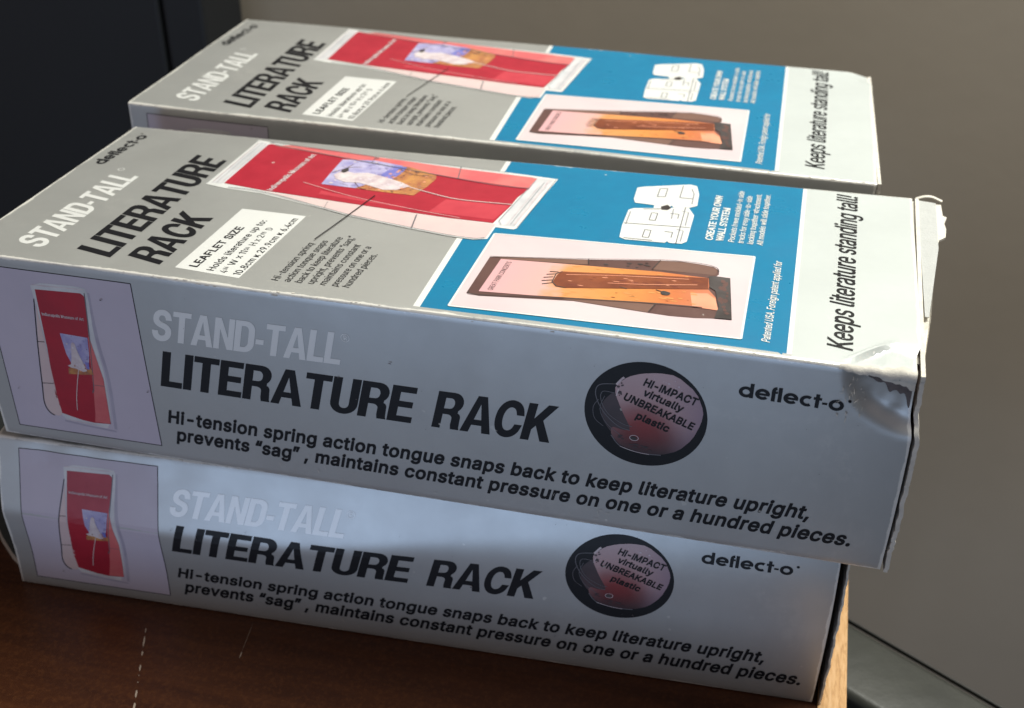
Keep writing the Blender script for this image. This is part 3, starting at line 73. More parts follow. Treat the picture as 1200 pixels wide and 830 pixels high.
def mul(nt, a, b, op='MULTIPLY'):
    m = N(nt, 'ShaderNodeMath', operation=op)
    for s, v in ((m.inputs[0], a), (m.inputs[1], b)):
        if hasattr(v, 'is_linked'): nt.links.new(v, s)
        else: s.default_value = v
    return m.outputs[0]

PAPER = (0.66, 0.65, 0.60)
def ink(name, col, col2=None, scale=60, metallic=0.0, rough=0.33, wear=True, spec=0.5, bump=0.20, coat=0., mott=0.10):
    """printed, lacquered carton board: ink colour with faint mottling, worn white where the 'wear' attribute says the folds are"""
    m, nt, b = newmat(name)
    tc = N(nt, 'ShaderNodeTexCoord').outputs['Object']
    base = mixc(nt, thresh(nt, noise(nt, scale, 4, .6, tc), .35, .65), col, col2 or tuple(c * (1 - mott) for c in col))
    rg = thresh(nt, noise(nt, 30, 4, .6, tc), .3, .7)
    # sparse rubbed specks in the lacquer
    sp = thresh(nt, noise(nt, 160, 2, .5, tc), .735, .76)
    sp = mul(nt, sp, thresh(nt, noise(nt, 14, 2, .5, tc), .50, .62))
    base = mixc(nt, mul(nt, sp, .55), base, PAPER)
    if name.startswith('silver'):
        rb = mul(nt, thresh(nt, noise(nt, 9, 5, .65, tc, 1.2), .56, .70), thresh(nt, noise(nt, 240, 3, .7, tc), .42, .62))
        base = mixc(nt, mul(nt, rb, .28), base, PAPER)
        sm = thresh(nt, noise(nt, 12, 4, .6, tc, .8), .50, .74); base = mixc(nt, mul(nt, sm, .14), base, (.13, .12, .12))
    if wear:
        at = N(nt, 'ShaderNodeAttribute', attribute_name='wear')
        wv = mul(nt, at.outputs['Fac'], noise(nt, 95, 5, .7, tc), 'ADD')
        wv = mul(nt, wv, mul(nt, noise(nt, 17, 3, .5, tc), .7), 'ADD')
        wf = thresh(nt, wv, 1.42, 1.55)
        base = mixc(nt, wf, base, PAPER)
        mt = mul(nt, mul(nt, wf, -1.0, 'MULTIPLY'), 1.0, 'ADD'); mt = mul(nt, mt, metallic)
        nt.links.new(mt, b.inputs['Metallic'])
    else: b.inputs['Metallic'].default_value = metallic
    nt.links.new(base, b.inputs['Base Color'])
    mr = N(nt, 'ShaderNodeMapRange'); mr.inputs[3].default_value = rough - .05; mr.inputs[4].default_value = rough + .09
    nt.links.new(rg, mr.inputs[0]); nt.links.new(mr.outputs[0], b.inputs['Roughness'])
    b.inputs['Specular IOR Level'].default_value = spec
    b.inputs['Coat Weight'].default_value = coat; b.inputs['Coat Roughness'].default_value = .29; b.inputs['Coat IOR'].default_value = 2.0
    bp = N(nt, 'ShaderNodeBump'); bp.inputs['Distance'].default_value = .0009; bp.inputs['Strength'].default_value = bump
    h = mul(nt, noise(nt, 18, 1.5, .4, tc), mul(nt, noise(nt, 520, 3, .6, tc), .09), 'ADD')
    h = mul(nt, h, .7)
    nt.links.new(h, bp.inputs['Height']); nt.links.new(bp.outputs[0], b.inputs['Normal'])
    return m
M = {}
M['silver'] = ink('silver_ink_board', (0.395, 0.400, 0.385), metallic=0.30, rough=.44, coat=1.0, mott=.05)
M['silver_lit'] = ink('lit_silver_ink', (0.50, 0.535, 0.525), metallic=0.14, rough=.36, mott=.04)  # same silver lightened: brighter light at the lid's end put into the ink
M['white'] = ink('white_print', (0.74, 0.75, 0.73), mott=.03, coat=1.0)
M['black'] = ink('black_print', (0.010, 0.010, 0.012), rough=.42, spec=.25, wear=False)
M['blue'] = ink('blue_print', (0.002, 0.165, 0.31), (0.002, 0.150, 0.29), rough=.30)
M['red'] = ink('red_leaflet_print', (0.39, 0.020, 0.038), (0.33, 0.014, 0.030), wear=False)
M['red_clear'] = ink('red_behind_clear_plastic_print', (0.62, 0.17, 0.16), (0.56, 0.11, 0.12), wear=False)
M['pink'] = ink('pale_pink_plastic_print', (0.62, 0.50, 0.48), (0.57, 0.43, 0.43), scale=30, wear=False)
M['clear'] = ink('clear_plastic_print', (0.62, 0.62, 0.63), (0.48, 0.48, 0.50), scale=45, wear=False)
M['photo_ground'] = ink('lilac_print_background', (0.50, 0.45, 0.52), (0.46, 0.42, 0.49), scale=18, wear=False)
M['photo_pink'] = ink('pale_pink_print_background', (0.60, 0.51, 0.52), (0.55, 0.45, 0.47), scale=14, wear=False)
M['lilac'] = ink('lilac_blue_picture_print', (0.27, 0.25, 0.48), (0.45, 0.42, 0.60), scale=130, wear=False)
M['deep'] = ink('deep_blue_picture_print', (0.10, 0.13, 0.42), (0.22, 0.2, 0.5), scale=150, wear=False)
M['ochre'] = ink('ochre_picture_print', (0.52, 0.25, 0.08), (0.34, 0.12, 0.06), scale=170, wear=False)
M['figure'] = ink('pale_figure_print', (0.66, 0.60, 0.60), (0.50, 0.40, 0.43), scale=170, wear=False)
M['smoke'] = ink('smoked_plastic_print', (0.085, 0.042, 0.038), (0.12, 0.060, 0.052), scale=30, wear=False)
M['smoke_light'] = ink('light_smoked_plastic_print', (0.18, 0.10, 0.075), (0.14, 0.075, 0.06), scale=30, wear=False)
M['brass'] = ink('brown_instrument_print', (0.13, 0.030, 0.014), (0.24, 0.065, 0.024), scale=50, wear=False)
M['charcoal'] = ink('charcoal_plastic_print', (0.035, 0.028, 0.028), (0.07, 0.06, 0.06), scale=60, wear=False)
M['peach'] = ink('peach_print', (0.72, 0.33, 0.20), (0.66, 0.26, 0.16), scale=40, wear=False)
M['bulb_dark'] = ink('dark_glass_print', (.050, .036, .040), (.075, .045, .05), wear=False)
M['sky_dark'] = ink('violet_picture_print', (0.22, 0.19, 0.36), (0.30, 0.28, 0.50), scale=200, wear=False)
M['earth'] = ink('dark_brown_picture_print', (0.20, 0.09, 0.06), (0.36, 0.17, 0.10), scale=200, wear=False)
M['petal'] = ink('grey_rose_picture_print', (0.55, 0.45, 0.50), (0.66, 0.60, 0.64), scale=200, wear=False)
M['red_sheen'] = ink('lighter_red_print', (0.50, 0.050, 0.070), (0.44, 0.035, 0.055), wear=False)
M['charcoal_red'] = ink('maroon_print', (0.13, 0.030, 0.018), (0.20, 0.05, 0.028), wear=False)
M['gold'] = ink('pale_gold_print', (0.60, 0.28, 0.09), (0.52, 0.22, 0.07), wear=False)
M['lilac_dark'] = ink('grey_lilac_print', (0.34, 0.31, 0.38), (0.40, 0.37, 0.44), wear=False)
M['greyline'] = ink('grey_line_print', (0.30, 0.30, 0.32), wear=False)
M['dimline'] = ink('dim_reflection_line_print', (0.13, 0.125, 0.14), wear=False)

def uvramp(name, axis, stops, mott=.12):
    """printed picture whose colour runs across the picture (uv = face coordinates)"""
    m, nt, b = newmat(name)
    uv = N(nt, 'ShaderNodeUVMap'); sx = N(nt, 'ShaderNodeSeparateXYZ'); nt.links.new(uv.outputs[0], sx.inputs[0])
    tc = N(nt, 'ShaderNodeTexCoord').outputs['Object']
    lo, hi = stops[0][0], stops[-1][0]
    f = thresh(nt, sx.outputs[axis], lo, hi)
    f = mul(nt, f, mul(nt, mul(nt, noise(nt, 60, 3, .6, tc), -.5, 'ADD'), mott), 'ADD')
    c = ramp(nt, f, [((p - lo) / (hi - lo), c) for p, c in stops])
    nt.links.new(c, b.inputs['Base Color']); b.inputs['Roughness'].default_value = .36
    return m
M['page'] = uvramp('pink_to_orange_page_print', 0, [(.565, (.60, .34, .36)), (.625, (.62, .36, .33)), (.645, (.62, .27, .10)), (.70, (.60, .24, .06)), (.76, (.50, .15, .05)), (.80, (.50, .17, .09))], .25)

def radial_print():
    m, nt, b = newmat('pink_bulb_with_red_glint_print')
    uv = N(nt, 'ShaderNodeUVMap'); tc = N(nt, 'ShaderNodeTexCoord').outputs['Object']
    d = N(nt, 'ShaderNodeVectorMath', operation='DISTANCE'); d.inputs[1].default_value = (.748, .1265, 0); nt.links.new(uv.outputs[0], d.inputs[0])
    f = mul(nt, d.outputs['Value'], mul(nt, mul(nt, noise(nt, 60, 3, .6, tc), -.5, 'ADD'), .012), 'ADD')
    c = ramp(nt, thresh(nt, f, 0, .07), [(0, (.30, .030, .030)), (.22, (.27, .042, .042)), (.42, (.30, .125, .13)), (.65, (.46, .31, .32)), (1, (.50, .36, .38))])
    sx = N(nt, 'ShaderNodeSeparateXYZ'); nt.links.new(uv.outputs[0], sx.inputs[0])
    c = mixc(nt, mul(nt, thresh(nt, sx.outputs[1], .146, .108), .92), c, (.030, .018, .021))
    c = mixc(nt, mul(nt, thresh(nt, sx.outputs[0], .772, .806), .55), c, (.17, .12, .20))
    nt.links.new(c, b.inputs['Base Color']); b.inputs['Roughness'].default_value = .36; return m
M['bulb'] = radial_print()

def paper_mat(name, col, dark=None):
    m, nt, b = newmat(name); tc = N(nt, 'ShaderNodeTexCoord').outputs['Object']
    nt.links.new(mixc(nt, thresh(nt, noise(nt, 130, 5, .7, tc), .35, .7), col, dark or tuple(c * .75 for c in col)), b.inputs['Base Color'])
    b.inputs['Roughness'].default_value = .8
    bp = N(nt, 'ShaderNodeBump'); bp.inputs['Distance'].default_value = .0006; bp.inputs['Strength'].default_value = .6
    nt.links.new(noise(nt, 700, 4, .7, tc), bp.inputs['Height']); nt.links.new(bp.outputs[0], b.inputs['Normal']); return m
M['paper'] = paper_mat('torn_white_board', (.66, .63, .56))
M['board'] = paper_mat('grey_brown_board_inside', (.17, .085, .055))
M['crease'] = paper_mat('dirt_and_crease_shade', (.16, .14, .14), (.07, .06, .06))  # dark specks, and the shade of the torn corner's crease as colour
M['flapgrey'] = paper_mat('grey_board', (.42, .43, .42), (.38, .39, .38))

# ------------------------------------------------------------------ scene helpers
def tag(o, label=None, cat=None, group=None, kind=None):
    if label: o['label'] = label
    if cat: o['category'] = cat
    if group: o['group'] = group
    if kind: o['kind'] = kind
    return o
def link(name, me, mat, parent=None, smooth=False):
    o = bpy.data.objects.new(name, me); COL.objects.link(o)
    if mat and not me.materials: me.materials.append(mat)
    if smooth:
        for p in me.polygons: p.use_smooth = True
    if parent is not None: o.parent = parent
    return o
def empty(name, loc=(0, 0, 0)):
    o = bpy.data.objects.new(name, None); COL.objects.link(o); o.location = loc; o.empty_display_size = .02; return o

# ------------------------------------------------------------------ 2D shapes in face coordinates
def area2(p): return sum(p[i][0] * p[(i + 1) % len(p)][1] - p[(i + 1) % len(p)][0] * p[i][1] for i in range(len(p))) / 2
def inside(pt, poly):
    x, y = pt; c = False
    for i in range(len(poly)):
        x1, y1 = poly[i]; x2, y2 = poly[i - 1]
        if (y1 > y) != (y2 > y) and x < (x2 - x1) * (y - y1) / (y2 - y1) + x1: c = not c
    return c
def fatten(p, d, sgn, dy=None):
    """move the outline by d along its outward normal (miter joins)"""
    dy = d if dy is None else dy
    q = [p[i] for i in range(len(p)) if (p[i][0] - p[i - 1][0]) ** 2 + (p[i][1] - p[i - 1][1]) ** 2 > 1e-10]
    out = []; n = len(q)
    for i in range(n):
        a, b, c = q[i - 1], q[i], q[(i + 1) % n]
        n1 = Vector((b[1] - a[1], a[0] - b[0])).normalized() * sgn; n2 = Vector((c[1] - b[1], b[0] - c[0])).normalized() * sgn
        m = n1 + n2; k = m.length_squared
        if k < .25: m = n1
        else: m = m * (2 / k)
        if m.length > 2: m = m.normalized() * 2
        out.append((b[0] + m.x * d, b[1] + m.y * dy))
    return out
def _heading():
    w, h = .195, .165
    q = lambda cx, cy, rx, ry, a0, a1, n=7: [(cx + rx * math.cos(R(a0 + (a1 - a0) * i / n)), cy + ry * math.sin(R(a0 + (a1 - a0) * i / n))) for i in range(n + 1)]
    g = {}
    g['L'] = (.50, [[[(0, 0), (.50, 0), (.50, h), (w, h), (w, 1), (0, 1)]]])
    g['I'] = (w, [[[(0, 0), (w, 0), (w, 1), (0, 1)]]])
    g['T'] = (.58, [[[(.29 - w / 2, 0), (.29 + w / 2, 0), (.29 + w / 2, 1 - h), (.58, 1 - h), (.58, 1), (0, 1), (0, 1 - h), (.29 - w / 2, 1 - h)]]])
    g['E'] = (.54, [[[(0, 0), (.54, 0), (.54, h), (w, h), (w, .42), (.50, .42), (.50, .42 + h), (w, .42 + h), (w, 1 - h), (.53, 1 - h), (.53, 1), (0, 1)]]])
    g['A'] = (.70, [[[(0, 0), (.195, 0), (.235, .205), (.465, .205), (.505, 0), (.70, 0), (.455, 1), (.245, 1)], [(.265, .355), (.35, .79), (.435, .355)]]])
    g['N'] = (.62, [[[(0, 0), (.18, 0), (.18, .64), (.43, 0), (.62, 0), (.62, 1), (.44, 1), (.44, .38), (.195, 1), (0, 1)]]])
    g['D'] = (.62, [[[(0, 0)] + q(.32, .30, .30, .30, -90, 0) + q(.32, .70, .30, .30, 0, 90) + [(0, 1)],
                     [(w, h)] + [(w, 1 - h)] + q(.30, .68, .125, .155, 90, 0, 5) + q(.30, .32, .125, .155, 0, -90, 5)]])
    g['U'] = (.61, [[[(0, 1)] + q(.305, .29, .305, .305, 180, 360, 14) + [(.61, 1), (.61 - w, 1)] + q(.305, .27, .305 - w, .125, 360, 180, 8) + [(w, 1)]]])
    g['R'] = (.63, [[[(0, 0), (w, 0), (w, .40), (.30, .40)] + q(.30, .30, .115, .10, 90, 0, 4) + [(.415, .12), (.435, 0), (.635, 0), (.615, .06), (.605, .30)] + q(.50, .33, .105, .13, 0, 75, 4) + q(.38, .73, .235, .27, -50, 90, 8) + [(0, 1)],
                     [(w, .55), (w, 1 - h + .01)] + q(.33, .70, .09, .145, 90, -90, 6)]])
    g['K'] = (.66, [[[(0, 0), (w, 0), (w, .30), (.27, .42), (.45, 0), (.67, 0), (.40, .575), (.65, 1), (.43, 1), (w, .60), (w, 1), (0, 1)]]])
    g['-'] = (.29, [[[(.02, .31), (.27, .31), (.27, .47), (.02, .47)]]])
    return g
HEAD = _heading()
def glyph(ch, wx, wy):
    """-> advance, [[outer, hole, ...], ...] with cap height 1"""
    if wx == 'head':
        if ch in HEAD: a, g = HEAD[ch]; return a + .025, g
        a, g = glyph_font(ch, .075, .045); xs = [p[0] for r in g for q in r for p in q]
        ky = 1 / (1 + .09) ; kx = .63 / (max(xs) - min(xs)); x0 = min(xs)
        return .63 + .03, [[[((x - x0) * kx, (y + .045) * ky) for x, y in q] for q in r] for r in g]
    if ch == 'I': w = .13 + 2 * wx; return .27 + wx, [[[(.07, -wy), (.07 + w, -wy), (.07 + w, 1 + wy), (.07, 1 + wy)]]]
    if ch == '1': w = .13 + 2 * wx; return .46, [[[(.22, 0), (.22 + w, 0), (.22 + w, 1), (.22 + w * .2, 1), (.05, .86), (.05, .86 - w * .75), (.22, .86)]]]
    if ch in '“”':
        a, g = glyph_font(',', wx * .8, wy * .8); g0 = g[0][0]; xs = [p[0] for p in g0]; ys = [p[1] for p in g0]; cx, cy = (min(xs) + max(xs)) / 2, (min(ys) + max(ys)) / 2
        k = 1 if ch == '”' else -1; out = []
        for dx in (.12, .36): out.append([[((x - cx) * k + dx, (y - cy) * k + .86) for x, y in g0]])
        return .48, out
    if ch in 'easgc': wx, wy = min(wx, .036), min(wy, .012)
    return glyph_font(ch, wx, wy)
def glyph_font(ch, wx, wy):
    """-> advance, [[outer, hole, ...], ...] with cap height 1"""
    adv, sp = GLYPHS[ch]; k = 1 / 509.
    sp = [[(x * k, y * k) for x, y in s] for s in sp]
    if not sp: return adv * k, []
    big = max(sp, key=lambda s: abs(area2(s))); sg = 1 if area2(big) > 0 else -1
    outs = [s for s in sp if area2(s) * sg > 0]; holes = [s for s in sp if area2(s) * sg < 0]
    outs = [fatten(s, wx, sg, wy) for s in outs]; holes = [fatten(s, wx, sg, wy) for s in holes]
    groups = [[o] for o in outs]
    for h in holes:
        if abs(area2(h)) < 1e-4 or area2(h) * sg > 0: continue
        c = [g for g in groups if inside(h[0], g[0])]
        if c: min(c, key=lambda g: abs(area2(g[0]))).append(h)
    return adv * k, groups
def lettering(text, p0, p1, cap, slant=0., wx=.05, wy=.04, track=0., fit=True, band=0.):
    """glyph outlines laid along p0->p1; the cap height is measured across; slant = tan of the italic angle"""
    cx = 0; gl = []
    for ch in text:
        adv, g = glyph(ch, wx, wy)
        gl.append((cx, g)); cx += adv + track
    cx -= track
    d = Vector((p1[0] - p0[0], p1[1] - p0[1])); L = d.length; d.normalize(); u = Vector((-d.y, d.x))
    kx = L / cx if fit else cap
    out = []
    for x0, g in gl:
        if band:
            b_ = []
            for rings in g:
                for r in rings:
                    for i in range(len(r)):
                        p, q = Vector(r[i - 1]), Vector(r[i]); e = q - p
                        if e.length < 1e-4: continue
                        e.normalize(); n_ = Vector((-e.y, e.x)) * band; p, q = p - e * band * .55, q + e * band * .55
                        b_.append([[(p + n_)[:], (q + n_)[:], (q - n_)[:], (p - n_)[:]]])
            for i, rings in enumerate(b_):
                out.append((1 + i % 4, [[tuple(Vector(p0) + d * ((x0 + x) * kx + y * cap * slant) + u * (y * cap)) for x, y in r] for r in rings]))
        for gi, rings in enumerate(g):
            out.append((gi, [[tuple(Vector(p0) + d * ((x0 + x) * kx + y * cap * slant) + u * (y * cap)) for x, y in r] for r in rings]))
    return out
def ring(c, rx, ry, w, n=28):
    f = lambda a, b: [(c[0] + a * math.cos(2 * math.pi * i / n), c[1] + b * math.sin(2 * math.pi * i / n)) for i in range(n)]
    return [f(rx, ry), f(rx - w, ry - w)[::-1]]
def stroke(pts, w):
    L, Rr = [], []
    n = len(pts)
    for i, p in enumerate(pts):
        a = Vector(pts[max(i - 1, 0)]); b = Vector(pts[min(i + 1, n - 1)]); t = (b - a).normalized(); nn = Vector((-t.y, t.x)) * w / 2
        L.append((p[0] + nn.x, p[1] + nn.y)); Rr.append((p[0] - nn.x, p[1] - nn.y))
    return [L + Rr[::-1]]
def arc(c, r, a0, a1, n=16, ry=None):
    ry = ry or r
    return [(c[0] + r * math.cos(R(a0 + (a1 - a0) * i / n)), c[1] + ry * math.sin(R(a0 + (a1 - a0) * i / n))) for i in range(n + 1)]
def smoothpoly(p, it=2):
    for _ in range(it):
        q = []
        for i in range(len(p)):
            a, b = p[i], p[(i + 1) % len(p)]
            q += [(a[0] * .8 + b[0] * .2, a[1] * .8 + b[1] * .2), (a[0] * .2 + b[0] * .8, a[1] * .2 + b[1] * .8)]
        p = q
    return p
def curve(p, n=6):
    out = []
    for i in range(len(p) - 1):
        p0 = Vector(p[max(i - 1, 0)]); p1 = Vector(p[i]); p2 = Vector(p[i + 1]); p3 = Vector(p[min(i + 2, len(p) - 1)])
        for k in range(n):
            t = k / n
            out.append(tuple(.5 * ((2 * p1) + (p2 - p0) * t + (2 * p0 - 5 * p1 + 4 * p2 - p3) * t * t + (3 * p1 - p0 - 3 * p2 + p3) * t ** 3)))
    return out + [tuple(p[-1])]
def logo(p0, p1, asc):
    """round geometric lower-case wordmark 'deflect-o' in bold strokes"""
    d = Vector((p1[0] - p0[0], p1[1] - p0[1])); L = d.length; d.normalize(); u = Vector((-d.y, d.x))
    w = .200; xh = .76; g = []; x = 0
    r = xh / 2; rx = r * 1.0
    def add(rings): g.append((len(g) % 3, rings))
    c = (x + rx, r); add(ring(c, rx, r, w)); add([[(x + 2 * rx - w, 0), (x + 2 * rx, 0), (x + 2 * rx, 1), (x + 2 * rx - w, 1)]]); x += 2 * rx + .08
    def e(x):
        c = (x + rx, r); add(stroke(arc(c, rx - w / 2, 0, 318, 22, r - w / 2), w)); add([[(x + w * .6, r - w * .42), (x + 2 * rx - w * .1, r - w * .42), (x + 2 * rx - w * .1, r + w * .36), (x + w * .6, r + w * .36)]])
    e(x); x += 2 * rx + .06
    add(stroke([(x + .11, 0), (x + .11, .74)] + arc((x + .11 + .16, .74), .16, 180, 92, 6, .18), w)); add([[(x, .56), (x + .32, .56), (x + .32, .70), (x, .70)]]); x += .34
    add([[(x, 0), (x + w, 0), (x + w, 1), (x, 1)]]); x += w + .08
    e(x); x += 2 * rx + .06
    c = (x + rx, r); add(stroke(arc(c, rx - w / 2, 55, 305, 20, r - w / 2), w)); x += 2 * rx - .06
    add([[(x + .08, 0), (x + .08 + w, 0), (x + .08 + w, .95), (x + .08, .95)]]); add([[(x - .02, .55), (x + .40, .55), (x + .40, .72), (x - .02, .72)]]); x += .43
    add([[(x, .30), (x + .26, .30), (x + .26, .44), (x, .44)]]); x += .32
    add(ring((x + rx, r), rx, r, w)); x += 2 * rx
    k = L / x
    out = [(a, [[tuple(Vector(p0) + d * (q[0] * k) + u * (q[1] * asc)) for q in rg] for rg in rings]) for a, rings in g]
    e0 = Vector(p1) + d * .0045 + u * asc * .78
    out.append((0, [[(e0.x + .0017 * math.cos(q * math.pi / 5), e0.y + .0017 * math.sin(q * math.pi / 5)) for q in range(10)]]))
    return out

# ------------------------------------------------------------------ artwork: list of (name, material, layer, shapes, kind, children)
def P(*pts): return [(0, [list(pts)])]
H0, W0 = .237, .4025
def art_front():
    A = []
    def item(name, mat, layer, shapes, parent=None, label=None): A.append((name, mat, layer, shapes, parent, label)); return name
    bx = [(.0215, .0157), (.2027, .0171), (.2041, .2237), (.0262, .2242)]
    item('printed_picture', 'photo_ground', 1, P(*bx), None, 'lilac panel with picture of a red leaflet rack')
    item('border_line', 'black', 2, [(0, stroke([bx[i], bx[(i + 1) % 4]], .0009)) for i in range(4)], 'printed_picture')
    item('rack_outline', 'clear', 2, P(*smoothpoly([(.0830, .2100), (.1480, .2125), (.1508, .2040), (.1470, .1500), (.1500, .0980), (.1440, .0290), (.1090, .0315), (.0800, .0352), (.0800, .0650), (.0835, .1360), (.0838, .1900)], 1)), 'printed_picture')
    item('pocket_side', 'pink', 3, P(*curve([(.0845, .184), (.0755, .136), (.0675, .079), (.0640, .0526), (.0700, .0395), (.0820, .0400), (.082, .066), (.0838, .136), (.0845, .184)])), 'printed_picture')
    item('pocket_line', 'black', 4, [(0, stroke(curve([(.0836, .190), (.0745, .1356), (.0663, .0787), (.0629, .0526), (.0665, .0410), (.0725, .0372)]), .0011)), (0, stroke([(.0745, .1356), (.0834, .1363)], .0008)), (0, stroke([(.0667, .0803), (.0820, .0821)], .0008))], 'printed_picture')
    item('red_leaflet', 'red', 3, P((.0877, .2020), (.1420, .2042), (.1455, .2015), (.1465, .1980), (.1405, .1512), (.1470, .0978), (.1432, .0367), (.1219, .0350), (.1069, .0365), (.0827, .0420), (.0800, .0651), (.0850, .1300)), 'printed_picture')
    item('clear_pocket', 'red_clear', 4, P((.1396, .1500), (.1408, .1512), (.1470, .0978), (.1432, .0375), (.1235, .0365), (.1262, .0480), (.1310, .0794)), 'printed_picture')
    item('pocket_line', 'dimline', 5, [(0, stroke(curve([(.1470, .205), (.1415, .1514), (.1320, .0830), (.1300, .0794), (.1245, .0500), (.1227, .0365)]), .0009)), (0, stroke([(.1325, .0880), (.1460, .0885)], .0006))], 'printed_picture')
    item('leaflet_photo', 'lilac', 4, P((.1056, .1507), (.1387, .1496), (.1360, .127), (.1312, .1076), (.112, .110), (.1075, .125)), 'printed_picture')
    item('leaflet_photo', 'ochre', 5, P((.112, .1105), (.1240, .1165), (.1330, .1120), (.1364, .1023), (.122, .100), (.1047, .0985), (.1060, .106)), 'printed_picture')
    item('leaflet_photo', 'deep', 6, P((.1290, .1180), (.1335, .1170), (.1325, .1080), (.1280, .1090)), 'printed_picture')
    item('leaflet_figure', 'figure', 6, P((.1165, .139), (.1190, .1415), (.1215, .139), (.1218, .133), (.1235, .126), (.1290, .106), (.1240, .1040), (.1160, .1070), (.1100, .1075), (.1060, .1095), (.1105, .112), (.1130, .120), (.1150, .130)), 'printed_picture')
    item('leaflet_stripe', 'pink', 6, [(0, stroke(curve([(.1185, .1060), (.1120, .085), (.1070, .066), (.1041, .0497)]), .0009))], 'printed_picture')
    item('leaflet_lettering', 'figure', 5, lettering('Indianapolis Museum of Art', (.0890, .1707), (.1394, .1707), .0036, 0, .03, .02), 'printed_picture')
    item('lettering', 'white', 2, lettering('STAND-TALL', (.2165, .1592), (.4308, .1612), .0382, .235, 'head'), None, 'white STAND-TALL')
    item('registered_mark', 'white', 2, [(0, ring((.4385, .1945), .0048, .0048, .0007, 24))] + lettering('R', (.4364, .1921), (.4406, .1921), .0052, 0, .02, .02))
    item('lettering', 'black', 2, lettering('LITERATURE', (.2166, .1003), (.5050, .1003), .0457, .235, 'head'), None, 'black LITERATURE')
    item('lettering', 'black', 2, lettering('RACK', (.5262, .1000), (.6535, .1008), .0462, .235, 'head'), None, 'black RACK')
    item('lettering', 'black', 2, lettering('Hi-tension spring action tongue snaps back to keep literature upright,', (.2159, .0520), (.9215, .0525), .0163, .225, 0, 0, .045, True, .052))
    item('lettering', 'black', 2, lettering('prevents “sag” , maintains constant pressure on one or a hundred pieces.', (.2225, .0283), (.9655, .0262), .0163, .225, 0, 0, .045, True, .052))
    item('logo', 'black', 2, logo((.8369, .1880), (.9353, .1868), .0162))
    # round emblem
    c = (.7494, .1513)
    item('printed_emblem', 'black', 1, P(*[(c[0] + .0613 * math.cos(a * math.pi / 36), c[1] + .0613 * math.sin(a * math.pi / 36)) for a in range(72)]), None, 'black disc with a pink bulb picture')
    item('bulb_shade', 'bulb_dark', 2, P(*smoothpoly([(.7050, .160), (.7180, .176), (.7250, .168), (.734, .140), (.740, .128), (.726, .118), (.714, .128), (.706, .142)], 2)), 'printed_emblem')
    item('bulb', 'bulb', 3, P(*smoothpoly([(.7181, .1816), (.7297, .1935), (.7430, .1993), (.7599, .2025), (.7770, .2020), (.7975, .1860), (.8062, .1650), (.8048, .1505), (.7978, .1303), (.7850, .1140), (.7680, .1059), (.7485, .1052), (.7268, .1101), (.7164, .1224), (.7159, .1331), (.7290, .1300), (.7363, .1323), (.7265, .1519), (.7186, .1714)], 1)), 'printed_emblem')
    item('bulb_lines', 'dimline', 4, [(0, stroke(curve(q), w)) for q, w in (
        ([(.7175, .1835), (.702, .180), (.699, .168), (.707, .150), (.722, .135), (.735, .131)], .0009),
        ([(.7170, .1730), (.706, .173), (.7045, .163), (.712, .148), (.727, .138), (.737, .136)], .0007),
        ([(.7020, .163), (.697, .153), (.699, .140), (.708, .132)], .0006),
        ([(.7164, .1224), (.7268, .1101), (.7485, .1052), (.768, .1059)], .0011),
        ([(.7080, .168), (.704, .152), (.711, .136), (.728, .122)], .0006))], 'printed_emblem')
    item('bulb_hole', 'figure', 4, [(0, ring((.7398, .1225), .0047, .0035, .0006, 20))], 'printed_emblem')
    item('bulb_hole', 'charcoal', 5, P(*[(.7392 + .0034 * math.cos(a * math.pi / 8), .1222 + .0022 * math.sin(a * math.pi / 8)) for a in range(16)]), 'printed_emblem')
    for t, a, b, h in (('HI-IMPACT', (.7446, .1868), (.7978, .1708), .0084), ('virtually', (.7452, .1752), (.7846, .1612), .0080), ('UNBREAKABLE', (.7258, .1675), (.7966, .1418), .0082), ('plastic', (.7391, .1470), (.7728, .1353), .0080)):
        item('emblem_lettering', 'black', 6, lettering(t, a, b, h, .05, 0, 0, .03, True, .050), 'printed_emblem')
    # scuffs and specks
    return A

